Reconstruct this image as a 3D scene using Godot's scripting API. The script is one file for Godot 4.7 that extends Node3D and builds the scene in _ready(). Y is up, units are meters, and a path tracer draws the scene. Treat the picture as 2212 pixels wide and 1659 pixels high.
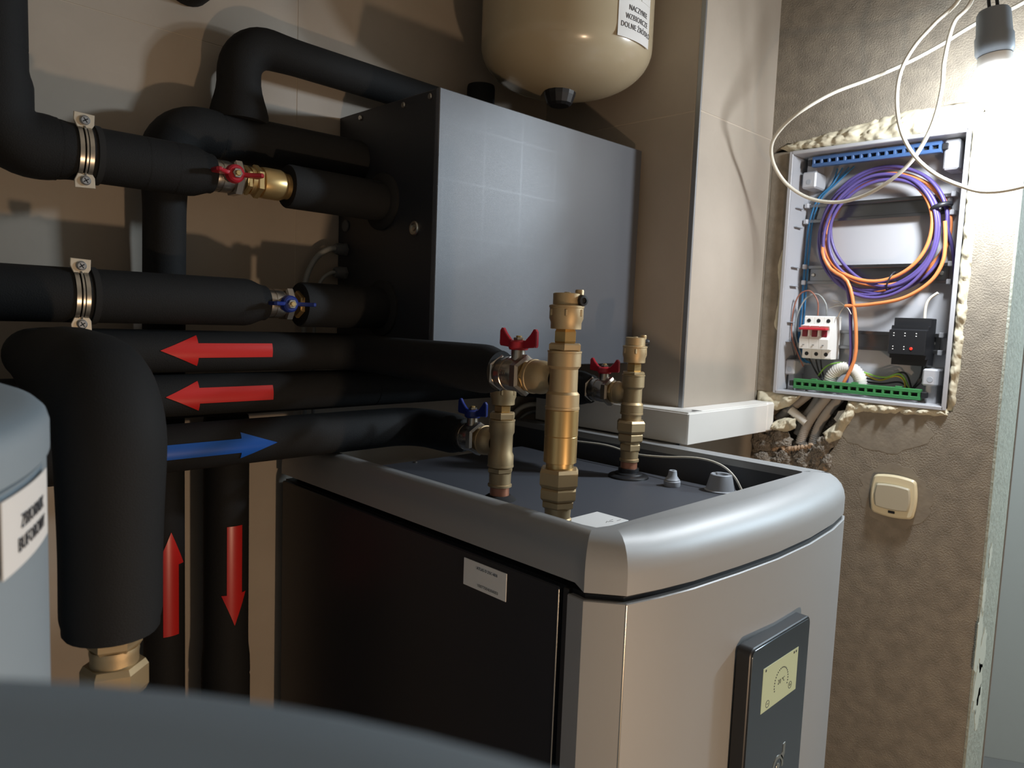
extends Node3D
# A boiler room: a silver and black heat pump cabinet with brass risers, a black cooling module on a tiled wall, black insulated pipes, tanks and an open distribution board.
const EY := 1.5   # eye height above the floor; V() takes heights measured from the eye
var M := {}
var used := {}


func V(x: float, y: float, z: float) -> Vector3:
	return Vector3(x, y + EY, z)


# ---------------------------------------------------------------- mesh builder
class MB:
	var v := PackedVector3Array()
	var n := PackedVector3Array()
	var uv := PackedVector2Array()

	func tri(a: Vector3, b: Vector3, c: Vector3, na: Vector3, nb: Vector3, nc: Vector3) -> void:
		if (c - a).cross(b - a).dot(na + nb + nc) < 0.0:
			v.append_array([a, c, b]); n.append_array([na, nc, nb])
		else:
			v.append_array([a, b, c]); n.append_array([na, nb, nc])

	func quad(a: Vector3, b: Vector3, c: Vector3, d: Vector3, na: Vector3, nb: Vector3, nc: Vector3, nd: Vector3) -> void:
		tri(a, b, c, na, nb, nc)
		tri(a, c, d, na, nc, nd)

	func fq(a: Vector3, b: Vector3, c: Vector3, d: Vector3, out: Vector3) -> void:
		var nn := (b - a).cross(c - a).normalized()
		if nn.dot(out) < 0.0: nn = -nn
		quad(a, b, c, d, nn, nn, nn, nn)

	# profile of (radius, height), from bottom to top; sides = 6 and flat makes a hexagon
	func lathe(T: Transform3D, p: Array, seg := 32, flat := false, turn := 0.0) -> void:
		var m := p.size() - 1
		var sn := []
		for i in m:
			var d: Vector2 = p[i + 1] - p[i]
			sn.append(Vector2(d.y, -d.x).normalized())
		for i in m:
			var p0: Vector2 = p[i]
			var p1: Vector2 = p[i + 1]
			if p0.is_equal_approx(p1): continue
			var n0: Vector2 = sn[i]
			var n1: Vector2 = sn[i]
			if not flat and i > 0 and sn[i].dot(sn[i - 1]) > 0.85: n0 = (sn[i] + sn[i - 1]).normalized()
			if not flat and i < m - 1 and sn[i].dot(sn[i + 1]) > 0.85: n1 = (sn[i] + sn[i + 1]).normalized()
			for k in seg:
				var a0 := TAU * k / seg + turn
				var a1 := TAU * (k + 1) / seg + turn
				var c0 := Vector3(cos(a0), 0, sin(a0))
				var c1 := Vector3(cos(a1), 0, sin(a1))
				var d0 := c0
				var d1 := c1
				if flat:
					d0 = (c0 + c1).normalized(); d1 = d0
				var A := T * (c0 * p0.x + Vector3.UP * p0.y)
				var B := T * (c1 * p0.x + Vector3.UP * p0.y)
				var C := T * (c1 * p1.x + Vector3.UP * p1.y)
				var D := T * (c0 * p1.x + Vector3.UP * p1.y)
				var b := T.basis
				var NA := (b * (d0 * n0.x + Vector3.UP * n0.y)).normalized()
				var NB := (b * (d1 * n0.x + Vector3.UP * n0.y)).normalized()
				var NC := (b * (d1 * n1.x + Vector3.UP * n1.y)).normalized()
				var ND := (b * (d0 * n1.x + Vector3.UP * n1.y)).normalized()
				if p0.x > 1e-6: tri(A, B, C, NA, NB, NC)
				if p1.x > 1e-6: tri(A, C, D, NA, NC, ND)

	func tube(pts: PackedVector3Array, rad: Variant, seg := 16, caps := true) -> void:
		var m := pts.size()
		var rings := []
		var norms := []
		var t := (pts[1] - pts[0]).normalized()
		var u := t.cross(Vector3.UP if absf(t.y) < 0.9 else Vector3.RIGHT).normalized()
		for i in m:
			var t2: Vector3 = (pts[mini(i + 1, m - 1)] - pts[maxi(i - 1, 0)]).normalized()
			u = (u - t2 * u.dot(t2)).normalized()
			var w := t2.cross(u)
			var r: float = rad if rad is float else rad[i]
			var rg := PackedVector3Array()
			var nm := PackedVector3Array()
			for k in seg:
				var a := TAU * k / seg
				var d := u * cos(a) + w * sin(a)
				rg.append(pts[i] + d * r); nm.append(d)
			rings.append(rg); norms.append(nm)
		for i in m - 1:
			for k in seg:
				var k2 := (k + 1) % seg
				quad(rings[i][k], rings[i][k2], rings[i + 1][k2], rings[i + 1][k], norms[i][k], norms[i][k2], norms[i + 1][k2], norms[i + 1][k])
		if caps:
			for e: int in [0, m - 1]:
				var nn := (pts[0] - pts[1]).normalized() if e == 0 else (pts[m - 1] - pts[m - 2]).normalized()
				for k in seg:
					tri(pts[e], rings[e][k], rings[e][(k + 1) % seg], nn, nn, nn)

	func box(T: Transform3D, size: Vector3, bev := 0.0015) -> void:
		var h := size / 2.0
		bev = minf(bev, minf(h.x, minf(h.y, h.z)) * 0.9)
		var q := h - Vector3.ONE * bev
		for a in 3:
			var b := (a + 1) % 3
			var c := (a + 2) % 3
			for s: float in [-1.0, 1.0]:
				var pt := func(x: float, y: float) -> Vector3:
					var r := Vector3.ZERO
					r[a] = s * h[a]; r[b] = x * q[b]; r[c] = y * q[c]
					return T * r
				var o := Vector3.ZERO
				o[a] = s
				fq(pt.call(-1.0, -1.0), pt.call(1.0, -1.0), pt.call(1.0, 1.0), pt.call(-1.0, 1.0), T.basis * o)
				for s2: float in [-1.0, 1.0]:
					var p0 := Vector3.ZERO
					p0[a] = s * h[a]; p0[b] = s2 * q[b]; p0[c] = q[c]
					var p1 := p0
					p1[a] = s * q[a]; p1[b] = s2 * h[b]
					var p2 := p1
					p2[c] = -q[c]
					var p3 := p0
					p3[c] = -q[c]
					var o2 := Vector3.ZERO
					o2[a] = s; o2[b] = s2
					fq(T * p0, T * p1, T * p2, T * p3, T.basis * o2)
		for sx: float in [-1.0, 1.0]:
			for sy: float in [-1.0, 1.0]:
				for sz: float in [-1.0, 1.0]:
					var nn := (T.basis * Vector3(sx, sy, sz)).normalized()
					tri(T * Vector3(sx * h.x, sy * q.y, sz * q.z), T * Vector3(sx * q.x, sy * h.y, sz * q.z), T * Vector3(sx * q.x, sy * q.y, sz * h.z), nn, nn, nn)

	# polygon in local xy, from z0 to z1, chamfered at both ends
	func prism(T: Transform3D, poly: PackedVector2Array, z0: float, z1: float, bev := 0.0) -> void:
		if Geometry2D.is_polygon_clockwise(poly):
			poly = poly.duplicate(); poly.reverse()
		var m := poly.size()
		var ins := poly
		if bev > 0.0:
			ins = PackedVector2Array()
			for i in m:
				var e0 := (poly[i] - poly[(i + m - 1) % m]).normalized()
				var e1 := (poly[(i + 1) % m] - poly[i]).normalized()
				var nn := (Vector2(e0.y, -e0.x) + Vector2(e1.y, -e1.x)).normalized()
				ins.append(poly[i] - nn * bev / maxf(0.4, nn.dot(Vector2(e1.y, -e1.x))))
		var idx := Geometry2D.triangulate_polygon(ins)
		var up := T.basis.z.normalized()
		for i in range(0, idx.size(), 3):
			var a := ins[idx[i]]
			var b := ins[idx[i + 1]]
			var c := ins[idx[i + 2]]
			tri(T * Vector3(a.x, a.y, z1), T * Vector3(b.x, b.y, z1), T * Vector3(c.x, c.y, z1), up, up, up)
			tri(T * Vector3(a.x, a.y, z0), T * Vector3(b.x, b.y, z0), T * Vector3(c.x, c.y, z0), -up, -up, -up)
		var en := []
		for i in m:
			var e := (poly[(i + 1) % m] - poly[i]).normalized()
			en.append(Vector2(e.y, -e.x))
		for i in m:
			var j := (i + 1) % m
			var na: Vector2 = en[i]
			var nb: Vector2 = en[i]
			if na.dot(en[(i + m - 1) % m]) > 0.8: na = (en[i] + en[(i + m - 1) % m]).normalized()
			if nb.dot(en[j]) > 0.8: nb = (en[i] + en[j]).normalized()
			var NA := (T.basis * Vector3(na.x, na.y, 0)).normalized()
			var NB := (T.basis * Vector3(nb.x, nb.y, 0)).normalized()
			var lo := T * Vector3(poly[i].x, poly[i].y, z0 + bev)
			var lo2 := T * Vector3(poly[j].x, poly[j].y, z0 + bev)
			var hi := T * Vector3(poly[i].x, poly[i].y, z1 - bev)
			var hi2 := T * Vector3(poly[j].x, poly[j].y, z1 - bev)
			quad(lo, lo2, hi2, hi, NA, NB, NB, NA)
			if bev > 0.0:
				var ta := T * Vector3(ins[i].x, ins[i].y, z1)
				var tb := T * Vector3(ins[j].x, ins[j].y, z1)
				quad(hi, hi2, tb, ta, (NA + up).normalized(), (NB + up).normalized(), (NB + up).normalized(), (NA + up).normalized())
				ta = T * Vector3(ins[i].x, ins[i].y, z0); tb = T * Vector3(ins[j].x, ins[j].y, z0)
				quad(lo, lo2, tb, ta, (NA - up).normalized(), (NB - up).normalized(), (NB - up).normalized(), (NA - up).normalized())

	# a grid of points with smooth normals that point to the side of «out» (a direction, or away from a point)
	func grid(g: Array, out: Vector3, away := false) -> void:
		var R := g.size()
		var C: int = g[0].size()
		var nn := []
		for i in R:
			var row := PackedVector3Array()
			for j in C:
				var du: Vector3 = g[i][mini(j + 1, C - 1)] - g[i][maxi(j - 1, 0)]
				var dv: Vector3 = g[mini(i + 1, R - 1)][j] - g[maxi(i - 1, 0)][j]
				var q := du.cross(dv)
				if q.length_squared() < 1e-18: q = out - g[i][j] if away else out
				q = q.normalized()
				var ref: Vector3 = (g[i][j] - out) if away else out
				row.append(q if q.dot(ref) >= 0.0 else -q)
			nn.append(row)
		for i in R - 1:
			for j in C - 1:
				quad(g[i][j], g[i][j + 1], g[i + 1][j + 1], g[i + 1][j], nn[i][j], nn[i][j + 1], nn[i + 1][j + 1], nn[i + 1][j])

	func blob(c: Vector3, s: Vector3, noise: FastNoiseLite, amp: float, fr: float, ru := 10, rv := 14) -> void:
		var g := []
		for i in ru + 1:
			var row := PackedVector3Array()
			var th := PI * i / ru
			for j in rv + 1:
				var ph := TAU * (j % rv) / rv
				var d := Vector3(sin(th) * cos(ph), cos(th), sin(th) * sin(ph))
				var k := 1.0 + amp * noise.get_noise_3dv((c + d * s) * fr)
				row.append(c + d * s * k)
			g.append(row)
		grid(g, c, true)

	func mesh() -> ArrayMesh:
		var a := []
		a.resize(Mesh.ARRAY_MAX)
		a[Mesh.ARRAY_VERTEX] = v
		a[Mesh.ARRAY_NORMAL] = n
		if uv.size() == v.size() and uv.size(): a[Mesh.ARRAY_TEX_UV] = uv
		var r := ArrayMesh.new()
		r.add_surface_from_arrays(Mesh.PRIMITIVE_TRIANGLES, a)
		return r


# ---------------------------------------------------------------- scene helpers
func numbered(called: String) -> String:
	var k: int = used.get(called, 0)
	used[called] = k + 1
	return called if k == 0 else "%s_%03d" % [called, k]


func obj(called: String, b: Variant, mat: Material, parent: Node = self) -> MeshInstance3D:
	var o := MeshInstance3D.new()
	o.name = numbered(called) if parent == self else called
	o.mesh = b.mesh() if b is MB else b
	o.material_override = mat
	parent.add_child(o, true)
	return o


func tag(o: Node, label: String, category: String, group := "") -> Node:
	o.set_meta("label", label); o.set_meta("category", category)
	if group: o.set_meta("group", group)
	return o


func thing(called: String, label: String, category: String, group := "", at := Vector3.ZERO) -> Node3D:
	var o := Node3D.new()
	o.name = numbered(called)
	o.position = at
	add_child(o)
	tag(o, label, category, group)
	return o


func part(called: String, b: Variant, mat: Material, t: Node3D) -> MeshInstance3D:   # geometry given in world space, under a thing that stands somewhere
	var o := obj(called, b, mat, t)
	var at := Vector3.ZERO
	var p: Node = t
	while p != self:
		at += p.position; p = p.get_parent()
	o.position = -at
	return o


func struct(called: String, b: Variant, mat: Material, parent: Node = self) -> MeshInstance3D:
	var o := obj(called, b, mat, parent)
	o.set_meta("kind", "structure")
	return o


func mat(name: String, hex: String, rough: float, metal := 0.0, spec := 0.5) -> StandardMaterial3D:
	var m := StandardMaterial3D.new()
	m.resource_name = name
	m.albedo_color = Color(hex)
	m.roughness = rough; m.metallic = metal; m.metallic_specular = spec
	M[name] = m
	return m


func noise(sd: int, freq: float, oct := 4, type := FastNoiseLite.TYPE_SIMPLEX_SMOOTH) -> FastNoiseLite:
	var f := FastNoiseLite.new()
	f.seed = sd; f.frequency = freq; f.fractal_octaves = oct; f.noise_type = type
	return f


func ntex(sd: int, freq: float, oct := 4, ramp: Array = [], size := 512) -> NoiseTexture2D:
	var t := NoiseTexture2D.new()
	t.width = size; t.height = size; t.seamless = true
	t.noise = noise(sd, freq, oct)
	if ramp:
		var g := Gradient.new()
		g.offsets = PackedFloat32Array([0.0, 0.5, 1.0])
		g.colors = PackedColorArray([Color(ramp[0]), Color(ramp[1]), Color(ramp[2])])
		t.color_ramp = g
	return t


func relief(m: StandardMaterial3D, t: Texture2D, cm: float, per_m: float) -> void:
	m.heightmap_enabled = true
	m.heightmap_texture = t
	m.heightmap_scale = cm
	m.uv1_triplanar = true; m.uv1_world_triplanar = true
	m.uv1_scale = Vector3.ONE * per_m


func cloudy(m: StandardMaterial3D, t: Texture2D, per_m: float) -> void:
	m.albedo_texture = t
	m.albedo_color = Color.WHITE
	m.uv1_triplanar = true; m.uv1_world_triplanar = true
	m.uv1_scale = Vector3.ONE * per_m


func at(p: Vector3) -> Transform3D:
	return Transform3D(Basis(), p)


func frame(o: Vector3, y: Vector3, hint := Vector3.RIGHT) -> Transform3D:
	y = y.normalized()
	if absf(hint.normalized().dot(y)) > 0.95: hint = Vector3.BACK
	var x := (hint - y * hint.dot(y)).normalized()
	return Transform3D(Basis(x, y, x.cross(y)), o)


func cyl(r: float, y0: float, y1: float, ch := 0.0008) -> Array:
	ch = minf(ch, minf(r, absf(y1 - y0)) * 0.3)
	return [Vector2(0, y0), Vector2(r - ch, y0), Vector2(r, y0 + ch), Vector2(r, y1 - ch), Vector2(r - ch, y1), Vector2(0, y1)]


func bent(pts: Array, rad: float, step := 0.01, n := 10) -> PackedVector3Array:   # a polyline with rounded corners, then resampled
	var o := PackedVector3Array([pts[0]])
	for i in range(1, pts.size() - 1):
		var a: Vector3 = pts[i - 1]
		var b: Vector3 = pts[i]
		var c: Vector3 = pts[i + 1]
		var d0 := (a - b).normalized()
		var d1 := (c - b).normalized()
		var half := acos(clampf(d0.dot(d1), -1.0, 1.0)) / 2.0
		var l := minf(rad / tan(half), minf((a - b).length(), (c - b).length()) * 0.499)
		var r := l * tan(half)
		var ctr := b + (d0 + d1).normalized() * r / sin(half)
		var s := b + d0 * l - ctr
		var e := b + d1 * l - ctr
		for k in n + 1:
			o.append(ctr + s.slerp(e, float(k) / n))
	o.append(pts[-1])
	var q := PackedVector3Array([o[0]])
	for i in range(1, o.size()):
		var dl := (o[i] - o[i - 1]).length()
		if dl < 1e-5: continue
		var k := maxi(1, int(dl / step))
		for j in k: q.append(o[i - 1].lerp(o[i], float(j + 1) / k))
	return q


func smooth(pts: Array, n := 8) -> PackedVector3Array:   # Catmull-Rom through the points
	var o := PackedVector3Array()
	for i in pts.size() - 1:
		var p0: Vector3 = pts[maxi(i - 1, 0)]
		var p3: Vector3 = pts[mini(i + 2, pts.size() - 1)]
		for k in n:
			o.append((pts[i] as Vector3).cubic_interpolate(pts[i + 1], p0, p3, float(k) / n))
	o.append(pts[-1])
	return o


func W(a: Array) -> Array:   # rows of x, y, z into points
	var o := []
	for i in range(0, a.size(), 3): o.append(V(a[i], a[i + 1], a[i + 2]))
	return o


func zy(x: float, a: Array) -> Array:   # rows of z, y on a plane parallel to the right wall
	var o := []
	for i in range(0, a.size(), 2): o.append(V(x, a[i + 1], a[i]))
	return o


func wire(pts: Array, r: float, seg := 8) -> MB:
	var b := MB.new()
	b.tube(smooth(pts), r, seg)
	return b


func lettering(s: String, cap: float, T: Transform3D, mt: Material, parent: Node3D, round_r := 0.0, called := "lettering", bold := false) -> MeshInstance3D:
	var f := SystemFont.new()
	f.font_names = PackedStringArray(["Droid Sans"])
	if bold: f.font_weight = 700
	var t := TextMesh.new()
	t.font = f; t.text = s; t.font_size = 48
	t.pixel_size = cap / (48.0 * 0.714)
	t.depth = 0.0003
	t.curve_step = 2.0
	var b := MB.new()
	for k in t.get_surface_count():
		var a := t.surface_get_arrays(k)
		var vs: PackedVector3Array = a[Mesh.ARRAY_VERTEX]
		var ns: PackedVector3Array = a[Mesh.ARRAY_NORMAL]
		var ix: PackedInt32Array = a[Mesh.ARRAY_INDEX] if a[Mesh.ARRAY_INDEX] != null else PackedInt32Array(range(vs.size()))
		for i in ix:
			var p := vs[i]
			var q := ns[i]
			if round_r > 0.0:
				var an := p.x / round_r
				p = Vector3(sin(an) * (round_r + p.z), p.y, cos(an) * (round_r + p.z) - round_r)
				q = q.rotated(Vector3.UP, an)
			b.v.append(T * p); b.n.append((T.basis * q).normalized())
	return part(called, b, mt, parent)


func rounded(w: float, h: float, r: float, n := 5, bow := 0.0) -> PackedVector2Array:
	var o := PackedVector2Array()
	for q: Array in [[1, 1, 0.0], [-1, 1, PI / 2], [-1, -1, PI], [1, -1, PI * 1.5]]:
		for k in n + 1:
			var a: float = q[2] + PI / 2 * k / n
			o.append(Vector2(q[0] * (w / 2 - r) + cos(a) * r, q[1] * (h / 2 - r) + sin(a) * r))
	if bow > 0.0:
		var p := PackedVector2Array()
		for i in o.size():
			var a := o[i]
			var b := o[(i + 1) % o.size()]
			p.append(a)
			if a.distance_to(b) > r * 1.2:
				var d := (b - a).normalized()
				for k in range(1, 8):
					var f := k / 8.0
					p.append(a.lerp(b, f) + Vector2(d.y, -d.x) * bow * 4.0 * f * (1.0 - f))
		o = p
	return o


func _ready() -> void:
	# ------------------------------------------------------------ camera, light, exposure
	var cam := Camera3D.new()
	cam.name = "camera"
	cam.position = V(0, 0, 0)
	cam.rotation_order = EULER_ORDER_YXZ
	cam.rotation_degrees = Vector3(-5.2155, -44.7752, 2.2157)
	cam.keep_aspect = Camera3D.KEEP_HEIGHT
	cam.fov = rad_to_deg(2.0 * atan(829.5 / 1583.72))
	cam.near = 0.02; cam.far = 30.0
	var lens := CameraAttributesPhysical.new()
	lens.frustum_focal_length = 12.0 * 1583.72 / 829.5
	lens.frustum_focus_distance = 1.05
	lens.exposure_aperture = 8.0
	lens.frustum_near = 0.02; lens.frustum_far = 30.0
	cam.attributes = lens
	add_child(cam)
	cam.current = true
	var env := Environment.new()
	env.background_mode = Environment.BG_COLOR
	env.background_color = Color.BLACK
	env.tonemap_mode = Environment.TONE_MAPPER_LINEAR
	env.tonemap_exposure = 1.0
	env.sdfgi_enabled = true; env.ssao_enabled = true; env.ssil_enabled = true
	var we := WorldEnvironment.new()
	we.name = "surroundings"
	we.environment = env
	add_child(we)
	var lamp := OmniLight3D.new()
	lamp.name = "bulb_light"
	lamp.position = V(1.376, 0.392, -0.327)
	lamp.light_color = Color(0.95, 0.975, 1.0)
	lamp.light_energy = 0.22
	lamp.light_size = 0.030
	lamp.omni_range = 8.0; lamp.omni_attenuation = 2.0
	lamp.shadow_enabled = true
	add_child(lamp)
	var down := SpotLight3D.new()   # the lamp throws more light down than sideways
	down.name = "bulb_light_down"
	down.position = V(1.376, 0.358, -0.327)
	down.rotation_degrees = Vector3(-90, 0, 0)
	down.light_color = Color(0.95, 0.975, 1.0)
	down.light_energy = 0.42
	down.light_size = 0.030
	down.spot_angle = 88.0; down.spot_angle_attenuation = 1.0
	down.spot_range = 8.0; down.spot_attenuation = 2.0
	down.shadow_enabled = true
	add_child(down)
	var hall := OmniLight3D.new()
	hall.name = "hall_light"
	hall.position = V(2.35, 0.55, 0.55)
	hall.light_color = Color(0.86, 0.94, 1.0)
	hall.light_energy = 1.9
	hall.light_size = 0.08
	hall.omni_range = 8.0; hall.omni_attenuation = 2.0
	hall.shadow_enabled = true
	add_child(hall)
	var warm := OmniLight3D.new()
	warm.name = "work_lamp_light"
	warm.position = V(0.50, -0.60, 0.35)
	warm.light_color = Color(1.0, 0.85, 0.70)
	warm.light_energy = 0.47
	warm.light_size = 0.03
	warm.omni_range = 8.0; warm.omni_attenuation = 2.0
	warm.shadow_enabled = true
	add_child(warm)
	materials()
	room()
	board()
	heat_pump()
	module()
	pipes()
	tanks()
	extras()


func materials() -> void:
	var t := mat("tile", "b3a998", 0.5)
	cloudy(t, ntex(3, 0.006, 5, ["a0978a", "a79d90", "ada396"]), 1.1)
	mat("grout", "b5aa9b", 0.9)
	var pl := mat("plaster", "8a7f70", 0.95)
	cloudy(pl, ntex(5, 0.012, 5, ["787165", "847c6f", "8e8677"]), 1.6)
	relief(pl, ntex(11, 0.12, 4), 0.085, 4.0)
	var fl := mat("filler", "8a7f70", 0.95)
	cloudy(fl, ntex(5, 0.012, 5, ["787165", "847c6f", "8e8677"]), 1.6)
	relief(fl, ntex(12, 0.06, 4), 0.03, 3.0)
	var ms := mat("mortar", "857c6d", 0.95)
	cloudy(ms, ntex(6, 0.015, 5, ["776f62", "847b6d", "8e8576"]), 2.0)
	relief(ms, ntex(12, 0.06, 4), 0.07, 3.0)
	mat("paint", "b9bcae", 0.7)
	var gp := mat("jamb", "8e9487", 0.75)
	cloudy(gp, ntex(8, 0.02, 5, ["8b9084", "999d91", "a5a99c"]), 3.0)
	relief(gp, ntex(9, 0.05, 3), 0.12, 4.0)
	mat("white_wall", "a3a49e", 0.9)
	mat("concrete", "7a7772", 0.9)
	mat("ceiling_paint", "dcdad4", 0.9)
	mat("far_wall", "c9c6be", 0.9)
	var rk := mat("rubble", "5d564d", 0.95)
	cloudy(rk, ntex(14, 0.05, 5, ["6a645b", "857d72", "9d9486"]), 6.0)
	relief(rk, ntex(15, 0.06, 4), 0.6, 6.0)
	mat("brick_dust", "b49a80", 0.95)
	var fo := mat("foam", "c3bba3", 0.75)
	fo.rim_enabled = true; fo.rim = 0.2
	var ru := mat("rubber", "1e1f20", 0.75, 0.0, 0.32)
	relief(ru, ntex(21, 0.09, 2), 0.02, 9.0)
	mat("rubber_end", "1d1d1d", 0.9)
	mat("black_plastic", "1c1d20", 0.45)
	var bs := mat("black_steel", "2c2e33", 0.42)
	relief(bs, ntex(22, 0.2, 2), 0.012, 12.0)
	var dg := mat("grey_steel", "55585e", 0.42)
	relief(dg, ntex(22, 0.2, 2), 0.012, 12.0)
	mat("tray", "45484f", 0.55)
	var sv := mat("silver", "9b9d9e", 0.50, 0.35)
	relief(sv, ntex(23, 0.3, 2), 0.004, 20.0)
	mat("black_gloss", "20242b", 0.40)
	mat("glass_black", "6c7278", 0.08, 0.9)
	var br := mat("brass", "b9a27c", 0.46, 0.65)
	relief(br, ntex(24, 0.25, 3), 0.012, 25.0)
	mat("brass_bright", "c8aa74", 0.33, 0.8)
	var nk := mat("nickel", "b3aba0", 0.27, 0.95)
	mat("steel", "c0bcb2", 0.28, 0.95)
	mat("galvanised", "9a9c9e", 0.5, 0.85)
	mat("copper", "cb8d70", 0.4, 0.7)
	mat("rail_metal", "85878a", 0.28, 1.0)
	mat("dark_grey_plastic", "5a5d60", 0.55)
	mat("lug_metal", "cfc6b4", 0.4, 0.5)
	mat("red_handle", "a8202f", 0.3)
	mat("blue_handle", "1c2f78", 0.3)
	mat("red_sticker", "c22826", 0.3)
	mat("blue_sticker", "2059b4", 0.25)
	var ta := mat("tank_cream", "b3a68b", 0.24)
	ta.clearcoat_enabled = true; ta.clearcoat = 0.4; ta.clearcoat_roughness = 0.15
	mat("tank_grey", "8a97a0", 0.5)
	mat("tank_near", "7a868f", 0.5)
	mat("paper", "dcdcda", 0.7)
	mat("ink", "20222a", 0.7)
	mat("ink_grey", "5a5652", 0.7)
	mat("white_plastic", "e6e5e0", 0.4)
	mat("board_plastic", "acadb1", 0.4)
	mat("light_grey_plastic", "9a9fa6", 0.5)
	mat("cream_plastic", "ddd2b0", 0.35)
	mat("rocker", "bdb7a2", 0.3)
	mat("blue_bar", "3d5a86", 0.4)
	mat("green_bar", "3a7d48", 0.4)
	mat("slot", "15181a", 0.6)
	mat("red_plastic", "c22a38", 0.35)
	mat("dark_red", "7c1a2c", 0.35)
	mat("purple", "564a84", 0.4)
	mat("orange", "dc8650", 0.4)
	mat("wire_blue", "2f6f9c", 0.4)
	mat("wire_brown", "8a5a4a", 0.4)
	mat("wire_black", "232428", 0.4)
	mat("wire_grey", "8d9190", 0.4)
	mat("wire_green", "7fb04a", 0.4)
	mat("wire_yellow", "c9b03c", 0.4)
	mat("white_cable", "d6d2c4", 0.45)
	mat("conduit", "a8a29a", 0.6)
	mat("conduit_white", "d8d6ce", 0.5)
	mat("holder", "7c848c", 0.5)
	var gl := mat("bulb_glow", "ffffff", 0.4)
	gl.emission_enabled = true; gl.emission = Color(0.94, 0.97, 1.0); gl.emission_energy_multiplier = 6.0
	var gw := mat("warm_glow", "ffffff", 0.4)
	gw.emission_enabled = true; gw.emission = Color(1.0, 0.80, 0.62); gw.emission_energy_multiplier = 5.0
	var gc := mat("cool_glow", "ffffff", 0.4)
	gc.emission_enabled = true; gc.emission = Color(0.86, 0.94, 1.0); gc.emission_energy_multiplier = 3.0
	var led := mat("led", "ff3020", 0.4)
	led.emission_enabled = true; led.emission = Color(1.0, 0.12, 0.08); led.emission_energy_multiplier = 1.5
	var sc := mat("screen", "7d8064", 0.2)
	sc.emission_enabled = true; sc.emission = Color("b4b892"); sc.emission_energy_multiplier = 0.40


# ---------------------------------------------------------------- the room
func slab(x0: float, x1: float, y0: float, y1: float, z0: float, z1: float, bev := 0.001) -> MB:
	var b := MB.new()
	b.box(at(V((x0 + x1) / 2, (y0 + y1) / 2, (z0 + z1) / 2)), Vector3(absf(x1 - x0), absf(y1 - y0), absf(z1 - z0)), bev)
	return b


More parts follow.
